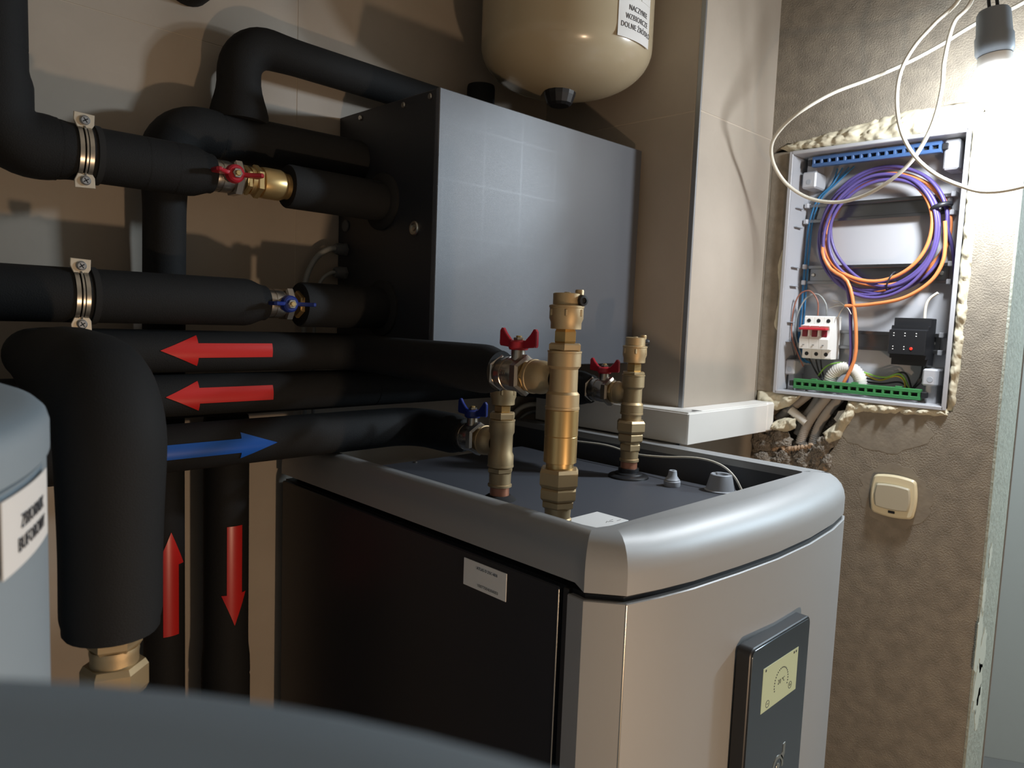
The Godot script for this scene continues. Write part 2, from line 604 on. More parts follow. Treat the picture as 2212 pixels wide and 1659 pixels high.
func room() -> void:
	struct("floor", slab(-0.95, 4.2, -1.62, -1.5, -1.4, 2.0), M.concrete)
	struct("ceiling", slab(-0.95, 4.2, 1.1, 1.25, -1.4, 2.0), M.ceiling_paint)
	struct("wall_left", slab(-0.95, -0.8, -1.5, 1.1, -1.4, 2.0), M.far_wall)
	struct("wall_front", slab(-0.8, 4.2, -1.5, 1.1, 1.8, 2.0), M.far_wall)
	# tiled wall behind the pipes
	var back := struct("wall_back", slab(-0.8, 1.66, -1.5, 1.1, -1.3, -1.1623), M.grout)
	var xs := [-0.80, -0.58, 0.02, 0.6205, 1.2275]
	var ys := [-1.5, -1.402, -0.802, -0.202, 0.398, 0.998, 1.1]
	for i in 4:
		for j in 6:
			struct("tile", slab(xs[i] + 0.0005, xs[i + 1] - 0.0005, ys[j] + 0.0005, ys[j + 1] - 0.0005, -1.172, -1.1617, 0.0005), M.tile, back)
	# tiled pier in the corner
	var pier := struct("wall_pier", slab(1.2287, 1.53, -1.5, 1.1, -1.165, -0.7690), M.grout)
	for j in 6:
		struct("tile", slab(1.2281, 1.236, ys[j] + 0.0008, ys[j + 1] - 0.0008, -1.1612, -0.7795, 0.001), M.tile, pier)
		struct("tile", slab(1.2325, 1.5185, ys[j] + 0.0008, ys[j + 1] - 0.0008, -0.778, -0.7684, 0.001), M.tile, pier)
	struct("corner_trim", slab(1.2272, 1.2318, -1.5, 1.1, -0.7775, -0.7676, 0.0008), M.galvanised, pier)
	# plastered wall with a broken-out recess; its end is the door reveal
	var outer := PackedVector2Array([Vector2(-1.2, -1.5), Vector2(-0.309, -1.5), Vector2(-0.309, 1.1), Vector2(-1.2, 1.1)])
	var edge := [-0.767, 0.372, -0.752, 0.380, -0.735, 0.388, -0.71, 0.384, -0.686, 0.391, -0.64, 0.396, -0.594, 0.404, -0.55, 0.408, -0.502, 0.415, -0.46, 0.413, -0.424, 0.416, -0.385, 0.412, -0.373, 0.394, -0.368, 0.345, -0.374, 0.29, -0.371, 0.23, -0.375, 0.184, -0.371, 0.11, -0.376, 0.019, -0.373, -0.06, -0.380, -0.142, -0.41, -0.155, -0.46, -0.150, -0.506, -0.158, -0.545, -0.150, -0.566, -0.165, -0.580, -0.19, -0.592, -0.212, -0.587, -0.24, -0.61, -0.275, -0.63, -0.31, -0.69, -0.32, -0.745, -0.315, -0.767, -0.28]
	var hole := PackedVector2Array()
	for i in range(0, edge.size(), 2): hole.append(Vector2(edge[i], edge[i + 1]))
	var rb := MB.new()
	# local x -> world z, local y -> world y, local z -> world x
	var T := Transform3D(Basis(Vector3(0, 0, 1), Vector3(0, 1, 0), Vector3(1, 0, 0)), V(0, 0, 0))
	for cut: Array in [[-1.2, -0.55], [-0.55, -0.309]]:
		var halfw := PackedVector2Array([Vector2(cut[0], -1.5), Vector2(cut[1], -1.5), Vector2(cut[1], 1.1), Vector2(cut[0], 1.1)])
		for p: PackedVector2Array in Geometry2D.clip_polygons(halfw, hole):
			rb.prism(T, p, 1.52, 1.652)
	var right := struct("wall_right", rb, M.plaster)
	struct("recess_back", slab(1.606, 1.652, -0.34, 0.43, -0.80, -0.36), M.mortar, right)
	struct("mortar_strip", slab(1.5235, 1.60, -0.142, 0.372, -0.7690, -0.7235, 0.003), M.mortar, right)
	struct("wall_right", slab(1.52, 1.652, 0.58, 1.1, -0.309, 0.62), M.plaster)
	struct("wall_right", slab(1.52, 1.652, -1.5, 1.1, 0.62, 1.8), M.plaster)
	# peeling paint on the reveal
	var jamb := struct("trim_1", slab(1.519, 1.6525, -1.5, 0.58, -0.310, -0.3055, 0.0006), M.jamb)
	var nz := noise(4, 30.0)
	for q: Array in [[1.532, -0.47, 0.012, 0.032], [1.528, -0.56, 0.018, 0.060], [1.566, -0.585, 0.022, 0.040], [1.552, -0.65, 0.026, 0.050], [1.575, -0.70, 0.020, 0.045], [1.55, -0.40, 0.010, 0.02]]:
		var pl := PackedVector2Array()
		for k in 40:
			var a := TAU * k / 40
			var s := 1.0 + 0.42 * nz.get_noise_2d(q[0] + cos(a) * 0.07, q[1] + sin(a) * 0.07)
			pl.append(Vector2(q[0] + cos(a) * q[2] * s, q[1] + sin(a) * q[3] * s))
		var b := MB.new()
		b.prism(at(V(0, 0, 0)), pl, -0.3060, -0.3049)
		struct("bare_patch", b, M.paint, jamb)
	struct("edge_bead", slab(1.6525, 1.658, -1.5, 0.58, -0.314, -0.3035, 0.001), M.concrete, jamb)
	# the passage beyond the door
	var dirv := Vector3(0.49, 0, 0.872).normalized()
	var hb := MB.new()
	hb.box(Transform3D(Basis(dirv, Vector3.UP, dirv.cross(Vector3.UP)), V(2.99, -0.2, -0.52) + Vector3(0.06, 0, -0.03)), Vector3(3.0, 2.6, 0.1), 0.001)
	struct("wall_hall", hb, M.white_wall)
	struct("wall_hall", slab(1.652, 3.6, -1.5, 1.1, -1.4, -1.3), M.white_wall)
	struct("wall_hall", slab(4.05, 4.2, -1.5, 1.1, -1.4, 1.8), M.white_wall)
	foam_and_rubble(right)
	light_switch()


func foam_and_rubble(right: Node3D) -> void:
	var nz := noise(31, 34.0, 3)
	var rng := RandomNumberGenerator.new()
	rng.seed = 5
	# cured foam squeezed out around the board
	var cell := noise(41, 42.0, 2, FastNoiseLite.TYPE_CELLULAR)
	cell.cellular_return_type = FastNoiseLite.RETURN_DISTANCE
	cell.cellular_jitter = 1.0
	var fine := noise(42, 160.0, 3)
	var fm := thing("sealing_foam", "cream cured foam squeezed out around the open distribution board", "foam", "", V(1.52, 0, -0.55))
	# each seal: inner line and outer line as z, y pairs; the foam swells between them
	var seals := [
		[[-0.722, 0.366, -0.62, 0.3665, -0.50, 0.3665, -0.392, 0.3665], [-0.757, 0.383, -0.64, 0.401, -0.50, 0.420, -0.368, 0.412], 90, 18, 0.017],
		[[-0.3915, 0.385, -0.3915, 0.20, -0.3915, 0.02, -0.3915, -0.140], [-0.366, 0.40, -0.370, 0.20, -0.370, 0.02, -0.375, -0.148], 130, 10, 0.013],
		[[-0.392, -0.139, -0.45, -0.139, -0.52, -0.139, -0.570, -0.139], [-0.378, -0.152, -0.45, -0.158, -0.52, -0.162, -0.566, -0.170], 70, 12, 0.016],
		[[-0.566, -0.140, -0.575, -0.165, -0.59, -0.19, -0.615, -0.215], [-0.545, -0.150, -0.558, -0.185, -0.576, -0.222, -0.600, -0.238], 44, 14, 0.022],
		[[-0.665, -0.140, -0.69, -0.141, -0.72, -0.141, -0.765, -0.141], [-0.672, -0.150, -0.69, -0.168, -0.72, -0.180, -0.765, -0.172], 40, 16, 0.016],
		[[-0.676, -0.193, -0.69, -0.192, -0.70, -0.194, -0.722, -0.205], [-0.672, -0.212, -0.69, -0.222, -0.705, -0.224, -0.722, -0.222], 26, 14, 0.026],
		[[-0.7235, 0.17, -0.7235, 0.12, -0.7235, 0.06, -0.7235, -0.02], [-0.730, 0.17, -0.740, 0.135, -0.731, 0.07, -0.740, 0.00], 50, 6, 0.006],
	]
	for q: Array in seals:
		var b := MB.new()
		var g := []
		for j in int(q[3]) + 1:
			var v: float = float(j) / float(q[3])
			var row := PackedVector3Array()
			for i in int(q[2]) + 1:
				var u: float = 3.0 * i / float(q[2])
				var k := mini(int(u), 2)
				var f: float = u - k
				var z := lerpf(lerpf(q[0][k * 2], q[0][k * 2 + 2], f), lerpf(q[1][k * 2], q[1][k * 2 + 2], f), v)
				var y := lerpf(lerpf(q[0][k * 2 + 1], q[0][k * 2 + 3], f), lerpf(q[1][k * 2 + 1], q[1][k * 2 + 3], f), v)
				var ends := smoothstep(0.0, 0.06, float(i) / q[2]) * smoothstep(0.0, 0.06, 1.0 - float(i) / q[2])
				var c := 1.0 - clampf(1.15 + cell.get_noise_2d(z, y), 0.0, 1.0)
				var h: float = q[4] * pow(sin(PI * clampf(v, 0.0, 1.0)), 0.6) * ends * (0.30 + 1.0 * c + 0.14 * fine.get_noise_2d(z, y) + 0.30 * nz.get_noise_2d(z * 0.7, y * 0.7))
				var w: float = (v - 0.5) * 0.3 * q[4] * nz.get_noise_2d(z * 1.3 + 9.0, y * 1.3)
				row.append(V(1.5255 - maxf(h, 0.0), y + w, z + w))
			g.append(row)
		b.grid(g, Vector3(-1, 0, 0))
		part("foam_bead", b, M.foam, fm).set_meta("kind", "stuff")
	# broken masonry under the board
	var nr := noise(33, 60.0, 4)
	var stones := [[1.527, -0.254, -0.744, 0.016, 0.024, 0.024], [1.526, -0.292, -0.742, 0.016, 0.024, 0.028], [1.529, -0.243, -0.708, 0.016, 0.021, 0.024], [1.552, -0.262, -0.675, 0.02, 0.02, 0.026], [1.531, -0.284, -0.70, 0.016, 0.024, 0.030], [1.535, -0.283, -0.652, 0.016, 0.032, 0.034], [1.531, -0.280, -0.622, 0.014, 0.034, 0.020], [1.527, -0.246, -0.612, 0.014, 0.020, 0.018], [1.526, -0.268, -0.600, 0.012, 0.020, 0.014], [1.526, -0.232, -0.600, 0.012, 0.014, 0.016], [1.57, -0.21, -0.655, 0.02, 0.03, 0.05], [1.57, -0.20, -0.60, 0.02, 0.03, 0.02], [1.530, -0.315, -0.68, 0.014, 0.02, 0.06], [1.534, -0.222, -0.735, 0.014, 0.016, 0.024]]
	for q: Array in stones:
		var b := MB.new()
		b.blob(V(q[0], q[1], q[2]), Vector3(q[3], q[4], q[5]), nr, 0.7, 1.0, 16, 22)
		struct("broken_stone", b, M.rubble, right)
	var eb := MB.new()
	for run: Array in [[-0.722, -0.268, -0.712, -0.261, -0.702, -0.255, -0.693, -0.264, -0.682, -0.258, -0.664, -0.254, -0.648, -0.250, -0.630, -0.243], [-0.630, -0.243, -0.618, -0.250, -0.612, -0.264, -0.607, -0.280, -0.602, -0.297]]:
		var ep := smooth(zy(1.5235, run), 12)
		var er := []
		for i in ep.size():
			ep[i] += Vector3(0.002 * nr.get_noise_2d(i * 0.02, 5.0), 0.006 * nr.get_noise_2d(i * 0.03, 1.0), 0.003 * nr.get_noise_2d(i * 0.03, 9.0))
			er.append(maxf(0.0012, 0.0036 + 0.0045 * nr.get_noise_2d(i * 0.045, 3.0)) * smoothstep(0, 4, i) * smoothstep(0, 4, ep.size() - 1 - i) + 0.0003)
		eb.tube(ep, er, 9)
	struct("broken_edge", eb, M.brick_dust, right)
	# smooth filler round the switch and below the board
	for q: Array in [[-0.465, -0.318, 0.066, 0.062], [-0.50, -0.19, 0.09, 0.045]]:
		var pl := PackedVector2Array()
		for k in 36:
			var a := TAU * k / 36
			var s := 1.0 + 0.22 * nz.get_noise_2d(cos(a) * 0.12 + q[0], sin(a) * 0.12)
			pl.append(Vector2(q[0] + cos(a) * q[2] * s, q[1] + sin(a) * q[3] * s))
		var b := MB.new()
		b.prism(Transform3D(Basis(Vector3(0, 0, 1), Vector3.UP, Vector3(1, 0, 0)), V(0, 0, 0)), pl, 1.5196, 1.53, 0.0002)
		struct("filler_patch", b, M.filler, right)


func wallT(x: float, y: float, z: float) -> Transform3D:   # local z looks out of the right wall, local x to the viewer's right
	return Transform3D(Basis(Vector3(0, 0, 1), Vector3.UP, Vector3(-1, 0, 0)), V(x, y, z))


func light_switch() -> void:
	var t := thing("light_switch", "cream square rocker light switch on the plaster beside the silver cabinet", "light switch", "", V(1.52, -0.317, -0.4655))
	var T := wallT(1.519, -0.317, -0.4655)
	var b := MB.new()
	b.prism(T, rounded(0.078, 0.077, 0.010, 6, 0.003), 0.0, 0.010, 0.0035)
	part("frame", b, M.cream_plastic, t)
	b = MB.new()
	b.prism(T * Transform3D(Basis(Vector3.RIGHT, 0.05), Vector3(0, -0.001, 0.009)), rounded(0.061, 0.046, 0.005, 5, 0.002), 0.0, 0.007, 0.0025)
	part("rocker", b, M.rocker, t)
	b = MB.new()
	b.box(T * at(Vector3(0.0, -0.0305, 0.0102)), Vector3(0.012, 0.005, 0.002), 0.0005)
	part("indicator_window", b, M.slot, t)


# ---------------------------------------------------------------- the distribution board
func board() -> void:
	var z0 := -0.7195
	var z1 := -0.3950
	var y0 := -0.137
	var y1 := 0.364
	var t := thing("distribution_board", "open white distribution board shell set into the plaster wall", "electrical board", "", V(1.60, -0.137, -0.557))
	var b := MB.new()
	b.box(at(V(1.602, (y0 + y1) / 2, (z0 + z1) / 2)), Vector3(0.004, y1 - y0, z1 - z0), 0.001)
	part("back_plate", b, M.board_plastic, t)
	for q: Array in [[z0 + 0.0015, 0], [z1 - 0.0015, 0], [y0 + 0.0015, 1], [y1 - 0.0015, 1]]:
		b = MB.new()
		if q[1] == 0: b.box(at(V(1.559, (y0 + y1) / 2, q[0])), Vector3(0.088, y1 - y0, 0.003), 0.001)
		else: b.box(at(V(1.559, q[0], (z0 + z1) / 2)), Vector3(0.088, 0.003, z1 - z0 - 0.006), 0.001)
		part("side_wall", b, M.board_plastic, t)
	for q: Array in [[z0 - 0.001, 0], [z1 + 0.001, 0], [y0 - 0.001, 1], [y1 + 0.001, 1]]:
		b = MB.new()
		if q[1] == 0: b.box(at(V(1.5155, (y0 + y1) / 2, q[0])), Vector3(0.004, y1 - y0 + 0.008, 0.008), 0.001)
		else: b.box(at(V(1.5155, q[0], (z0 + z1) / 2)), Vector3(0.004, 0.007, z1 - z0), 0.001)
		part("rim", b, M.board_plastic, t)
	for y: float in [0.255, 0.215, 0.13, 0.09, 0.012, -0.03]:   # moulded ribs on the inner side wall
		b = MB.new()
		b.box(at(V(1.555, y, z0 + 0.006)), Vector3(0.03, 0.0015, 0.008), 0.0004)
		part("rib", b, M.light_grey_plastic, t)
	# corner posts with screw holes
	for q: Array in [[-0.694, 0.312, 0.030, 0.034, 1.0], [-0.428, 0.332, 0.026, 0.056, 1.0], [-0.706, -0.085, 0.022, 0.032, -1.0], [-0.430, -0.084, 0.028, 0.032, -1.0]]:
		b = MB.new()
		b.box(at(V(1.573, q[1], q[0])), Vector3(0.052, q[3], q[2]), 0.003)
		b.box(at(V(1.578, q[1] + q[4] * 0.026, q[0])), Vector3(0.04, 0.06, q[2] * 0.7), 0.002)
		var o := part("corner_post", b, M.board_plastic, t)
		b = MB.new()
		b.lathe(frame(V(1.5475, q[1] - 0.004, q[0]), Vector3(-1, 0, 0)), cyl(0.0055, 0.0, 0.001), 20)
		part("screw_hole", b, M.light_grey_plastic, o)
	# three mounting rails
	for q: Array in [[0.247, -0.705, -0.431], [0.116, -0.700, -0.426], [-0.020, -0.700, -0.430]]:
		b = MB.new()
		var zc: float = (q[1] + q[2]) / 2
		var w: float = q[2] - q[1]
		b.box(at(V(1.592, q[0], zc)), Vector3(0.002, 0.027, w), 0.0005)
		for s: float in [-1.0, 1.0]:
			b.box(at(V(1.5885, q[0] + s * 0.0132, zc)), Vector3(0.008, 0.0012, w), 0.0004)
			b.box(at(V(1.585, q[0] + s * 0.0165, zc)), Vector3(0.0012, 0.006, w), 0.0004)
		var rail := part("mounting_rail", b, M.rail_metal, t)
		for zz: float in [q[1] + 0.012, q[2] - 0.012]:
			b = MB.new()
			b.lathe(frame(V(1.591, q[0], zz), Vector3(-1, 0, 0)), cyl(0.004, 0.0, 0.003), 16)
			part("rail_screw", b, M.steel, rail)
		for zz: float in [q[1] - 0.004, q[2] + 0.004]:
			b = MB.new()
			b.box(at(V(1.588, q[0] + 0.017, zz)), Vector3(0.022, 0.010, 0.008), 0.001)
			part("rail_clip", b, M.board_plastic, t)
			b = MB.new()
			b.box(at(V(1.588, q[0] - 0.017, zz)), Vector3(0.022, 0.010, 0.008), 0.001)
			part("rail_clip", b, M.board_plastic, t)
	bar("terminal_bar", "blue slotted neutral terminal bar across the top of the open board", V(1.545, 0.3465, -0.565), 0.243, 0.021, 0.014, M.blue_bar, 15)
	bar("terminal_bar", "green slotted earth terminal bar across the bottom of the open board", V(1.545, -0.1185, -0.567), 0.250, 0.021, -0.004, M.green_bar, 15)
	# isolator
	var sw := thing("isolator_switch", "white three pole isolator with a red toggle bar in the open board", "isolator", "", V(1.59, -0.06, -0.651))
	var prof := PackedVector2Array([Vector2(0.0, -0.045), Vector2(0.040, -0.045), Vector2(0.042, -0.043), Vector2(0.042, -0.026), Vector2(0.060, -0.024), Vector2(0.062, -0.004), Vector2(0.056, 0.004), Vector2(0.056, 0.016), Vector2(0.060, 0.024), Vector2(0.042, 0.027), Vector2(0.042, 0.043), Vector2(0.040, 0.045), Vector2(0.0, 0.045)])
	for k in 3:
		b = MB.new()
		b.prism(Transform3D(Basis(Vector3(-1, 0, 0), Vector3.UP, Vector3(0, 0, -1)), V(1.59, -0.018, -0.6815 + 0.0205 * k)), prof, -0.0205, -0.0003, 0.0006)
		var pole := part("pole", b, M.white_plastic, sw)
		for y: float in [0.035, -0.035]:
			b = MB.new()
			b.lathe(frame(V(1.5478, -0.018 + y, -0.6715 + 0.0205 * k), Vector3(-1, 0, 0)), cyl(0.0042, -0.001, 0.0006), 18)
			part("terminal_hole", b, M.slot, pole)
		b = MB.new()
		b.box(at(V(1.534, -0.010, -0.6715 + 0.0205 * k)), Vector3(0.006, 0.014, 0.011), 0.0006)
		part("toggle_window", b, M.dark_red, pole)
	b = MB.new()
	b.box(at(V(1.526, -0.0005, -0.651)), Vector3(0.014, 0.005, 0.058), 0.0015)
	part("toggle_bar", b, M.red_plastic, sw)
	for k in 2:
		b = MB.new()
		b.box(at(V(1.531, -0.008, -0.661 + 0.0205 * k)), Vector3(0.010, 0.014, 0.004), 0.0008)
		part("toggle_lever", b, M.white_plastic, sw)
	for k in 3:
		b = MB.new()
		b.box(at(V(1.5282, -0.034, -0.6715 + 0.0205 * k)), Vector3(0.001, 0.0012, 0.004), 0.0002)
		part("marking", b, M.ink, sw)
	# power supply
	var ps := thing("power_supply", "black stepped din rail module with a red light in the open board", "power supply", "", V(1.59, -0.06, -0.472))
	var p2 := PackedVector2Array([Vector2(0.0, -0.046), Vector2(0.034, -0.046), Vector2(0.034, -0.033), Vector2(0.046, -0.033), Vector2(0.046, -0.026), Vector2(0.058, -0.024), Vector2(0.058, 0.022), Vector2(0.047, 0.024), Vector2(0.047, 0.031), Vector2(0.034, 0.031), Vector2(0.034, 0.046), Vector2(0.0, 0.046)])
	b = MB.new()
	b.prism(Transform3D(Basis(Vector3(-1, 0, 0), Vector3.UP, Vector3(0, 0, -1)), V(1.59, -0.018, -0.472)), p2, -0.033, 0.033, 0.0012)
	part("housing", b, M.black_plastic, ps)
	b = MB.new()
	for q: Array in [[0.014, -0.496], [0.014, -0.476], [0.014, -0.456], [-0.012, -0.496], [-0.012, -0.476]]:
		for dy: float in [0.002, -0.003]:
			b.box(at(V(1.5318, -0.018 + q[0] + dy, q[1])), Vector3(0.0006, 0.0018, 0.0022), 0.0002)
	part("printed_marks", b, M.paper, ps).set_meta("kind", "stuff")
	b = MB.new()
	b.lathe(frame(V(1.5318, -0.031, -0.463), Vector3(-1, 0, 0)), cyl(0.0026, 0.0, 0.0012), 14)
	part("indicator_light", b, M.led, ps)
	board_cables()


func bar(called: String, label: String, c: Vector3, w: float, h: float, tilt: float, mt: Material, n: int) -> void:
	var t := thing(called, label, "terminal bar", "", c)
	var T := at(c)
	var b := MB.new()
	# a comb with real openings: two long rails, end blocks and cross webs
	for s: float in [-1.0, 1.0]:
		b.box(T * at(Vector3(0, s * (h / 2 - 0.0035), 0)), Vector3(0.012, 0.0070, w), 0.0008)
	for k in n + 1:
		var z := -w / 2 + 0.003 + (w - 0.006) * k / n
		b.box(T * at(Vector3(0, 0, z)), Vector3(0.0115, h - 0.010, 0.0048), 0.0006)
	for k in 3: b.box(T * at(Vector3(0.002, h / 2 + 0.001, -w / 2 + w * (k + 0.5) / 3)), Vector3(0.008, 0.003, 0.012), 0.0008)
	part("comb", b, mt, t)
	b = MB.new()
	b.box(T * at(Vector3(0.0055, 0, 0)), Vector3(0.004, h * 0.7, w * 0.98), 0.0005)
	part("metal_core", b, M.slot, t)
	for s: float in [-1.0, 1.0]:
		b = MB.new()
		b.box(T * at(Vector3(0.002, 0, s * (w / 2 + 0.005))), Vector3(0.012, h * 0.55, 0.010), 0.001)
		part("end_clip", b, M.black_plastic, t)


func coil(turns: Array, a0: float, sd: int, lead: Array, tail: Array) -> PackedVector3Array:   # rows of centre y, z, radii y, z, depth: one turn each
	var o := lead.duplicate()
	var nz := noise(sd, 0.6, 2)
	var n := turns.size()
	for k in n * 36 + 1:
		var a := a0 + TAU * k / 36.0
		var f := minf(k / 36.0, n - 1.0)
		var i := int(f)
		var w := smoothstep(0.55, 1.0, f - i)
		var q := []
		for c in 5: q.append(lerpf(turns[i][c], turns[mini(i + 1, n - 1)][c], w))
		var s := 1.0 + 0.035 * nz.get_noise_2d(a * 0.8, sd * 3.1)
		o.append(V(q[4] + 0.004 * nz.get_noise_2d(a, 40.0), q[0] + sin(a) * q[2] * s, q[1] + cos(a) * q[3] * s))
	o.append_array(tail)
	return smooth(o, 3)


func board_cables() -> void:
	# ring of coiled data cable, tied in three places, with its tails dropping to the conduit
	var t := thing("cable_coil", "coil of purple and orange cable tied up inside the open board", "cable coil", "", V(1.575, 0.20, -0.552))
	var b := MB.new()
	var lead := zy(1.579, [-0.412, -0.06, -0.410, 0.036, -0.413, 0.115, -0.422, 0.167])
	b.tube(coil([[0.203, -0.5515, 0.126, 0.119, 1.574], [0.199, -0.556, 0.112, 0.113, 1.566], [0.195, -0.551, 0.131, 0.122, 1.578], [0.192, -0.544, 0.106, 0.104, 1.560], [0.210, -0.549, 0.098, 0.098, 1.568], [0.188, -0.550, 0.121, 0.107, 1.558]], 0.0, 3, lead, []), 0.0033, 10)
	part("purple_cable", b, M.purple, t)
	b = MB.new()
	b.tube(smooth(zy(1.557, [-0.634, 0.113, -0.606, 0.095, -0.593, 0.050, -0.587, -0.006, -0.583, -0.054, -0.588, -0.112])), 0.0034, 10)
	part("purple_tail", b, M.purple, t)
	b = MB.new()
	b.tube(coil([[0.202, -0.556, 0.103, 0.103, 1.562], [0.197, -0.553, 0.119, 0.124, 1.586], [0.203, -0.547, 0.110, 0.118, 1.584]], -PI, 9, [], zy(1.551, [-0.655, 0.16, -0.635, 0.125, -0.600, 0.100, -0.583, 0.050, -0.574, -0.006, -0.573, -0.060, -0.592, -0.112])), 0.0036, 10)
	part("orange_cable", b, M.orange, t)
	b = MB.new()
	b.tube(smooth(zy(1.551, [-0.430, 0.21, -0.426, 0.170, -0.428, 0.132, -0.447, 0.096, -0.491, 0.066, -0.551, 0.053, -0.600, 0.049])), 0.0036, 10)
	part("orange_tail", b, M.orange, t)
	for q: Array in [[-0.444, 0.240, 0.3, 0.022], [-0.522, 0.100, 1.25, 0.026], [-0.634, 0.126, 2.4, 0.02]]:
		b = MB.new()
		var d := Vector3(0, sin(q[2]), cos(q[2]))
		var pts := []
		for j in 17:
			var a := TAU * j / 16
			pts.append(V(1.570, q[1], q[0]) + d * cos(a) * q[3] * 0.72 + Vector3(sin(a) * 0.016, 0, 0))
		b.tube(PackedVector3Array(pts), 0.0016 if q[2] > 1.0 else 0.005, 8, false)
		part("cable_tie", b, M.wire_black if q[2] < 2.0 else M.galvanised, t)
	b = MB.new()
	for q: Array in [[-0.632, 0.044], [-0.626, 0.060], [-0.614, 0.022], [-0.586, 0.032], [-0.622, 0.051]]:
		b.tube(smooth(zy(1.549, [-0.600, 0.049, (q[0] - 0.600) / 2, (q[1] + 0.055) / 2, q[0], q[1]]), 4), 0.0010, 6)
	part("bare_strands", b, M.steel, t).set_meta("kind", "stuff")
	# wires
	var bl := thing("wire_bundle", "blue wires running down the left inside of the open board", "wires", "", V(1.585, 0.1, -0.705))
	for j in 4:
		var o := 0.0034 * j
		part("blue_wire", wire(zy(1.590 - 0.004 * (j % 2), [-0.653 + 0.012 * j, 0.338, -0.664 + o, 0.305, -0.692 + o, 0.277, -0.706 + o, 0.229, -0.7085 + o, 0.159, -0.7095 + o, 0.059, -0.7085 + o, -0.052, -0.688 + o, -0.075]), 0.0018), M.wire_blue, bl)
	tag(obj("wire", wire(zy(1.556, [-0.657, 0.028, -0.660, 0.059, -0.679, 0.080, -0.702, 0.069, -0.712, 0.028, -0.709, -0.022, -0.680, -0.082]), 0.0016), M.wire_brown), "brown wire looping over the top of the white isolator", "wire")
	tag(obj("wire", wire(zy(1.562, [-0.641, 0.028, -0.645, 0.054, -0.664, 0.073, -0.688, 0.064, -0.704, 0.029, -0.706, -0.012, -0.687, -0.063]), 0.0017), M.wire_grey), "grey wire looping over the isolator inside the brown one", "wire")
	tag(obj("wire", wire(zy(1.57, [-0.652, -0.10, -0.640, -0.082, -0.623, -0.072, -0.594, -0.069, -0.556, -0.086, -0.519, -0.092, -0.490, -0.083, -0.471, -0.110]), 0.0017), M.wire_green), "green and yellow earth wire across the board behind the green bar", "wire")
	tag(obj("wire", wire(zy(1.574, [-0.56, -0.088, -0.530, -0.099, -0.500, -0.088, -0.484, -0.095, -0.480, -0.112]), 0.0017), M.wire_yellow), "yellow wire dipping to the right end of the green bar", "wire")
	var dk := thing("wire_bundle", "black wires lying along the bottom of the open board", "wires", "", V(1.585, -0.1, -0.53))
	for q: Array in [[-0.566, -0.096, -0.530, -0.098, -0.487, -0.080, -0.470, -0.112], [-0.570, -0.103, -0.530, -0.106, -0.493, -0.100, -0.475, -0.113], [-0.454, -0.062, -0.457, -0.087, -0.470, -0.112], [-0.448, -0.062, -0.452, -0.090, -0.468, -0.112], [-0.654, -0.066, -0.650, -0.085, -0.640, -0.115], [-0.664, -0.066, -0.656, -0.09, -0.640, -0.118], [-0.680, -0.062, -0.660, -0.095, -0.640, -0.116]]:
		part("black_wire", wire(zy(1.580, q), 0.0018), M.wire_black, dk)
	tag(obj("wire", wire(zy(1.560, [-0.452, 0.020, -0.452, 0.050, -0.446, 0.066, -0.433, 0.077]), 0.0027), M.white_cable), "short white cable rising from the top of the black module", "cable")
	# white corrugated conduit arching up behind the green bar
	var ar := smooth(zy(1.565, [-0.628, -0.128, -0.621, -0.098, -0.603, -0.081, -0.582, -0.080, -0.566, -0.095, -0.561, -0.120]), 14)
	tag(obj("conduit", hose(ar, 0.0135, 0.0045), M.conduit_white), "white corrugated conduit arching up behind the green bar", "conduit")
	var base := "grey corrugated conduit dropping out below the board, "
	for q: Array in [[[1.553, -0.662, -0.139, -0.695, -0.170, -0.726, -0.200], "nearest the white trunking"], [[1.556, -0.637, -0.139, -0.652, -0.168, -0.668, -0.195, -0.68, -0.23], "thinner one behind the others"], [[1.541, -0.617, -0.139, -0.645, -0.183, -0.660, -0.215, -0.668, -0.248], "into the middle of the broken stones"], [[1.545, -0.592, -0.139, -0.616, -0.172, -0.632, -0.205, -0.642, -0.246], "rightmost beside the foam lump"]]:
		var a: Array = q[0]
		tag(obj("conduit", hose(smooth(zy(a[0], a.slice(1)), 14), 0.0105, 0.0042), M.conduit), base + q[1], "conduit", "")
	tag(obj("conduit", hose(smooth(zy(1.535, [-0.691, -0.176, -0.673, -0.188, -0.655, -0.200]), 10), 0.0095, 0.0048), M.conduit_white), "short pale corrugated conduit end lying across the grey conduits", "conduit")


func hose(pts: PackedVector3Array, r: float, pitch: float) -> MB:   # corrugated pipe
	var q := PackedVector3Array([pts[0]])
	var step := pitch / 4.0
	var left := step
	for i in range(1, pts.size()):
		var a := pts[i - 1]
		var d := pts[i] - a
		var l := d.length()
		while l >= left:
			a += d.normalized() * left
			l -= left; left = step
			q.append(a)
			d = pts[i] - a
		left -= l
	var rad := []
	for i in q.size(): rad.append(r * (1.0 - 0.16 * [0.0, 0.35, 1.0, 0.35][i % 4]))
	var b := MB.new()
	b.tube(q, rad, 18)
	return b


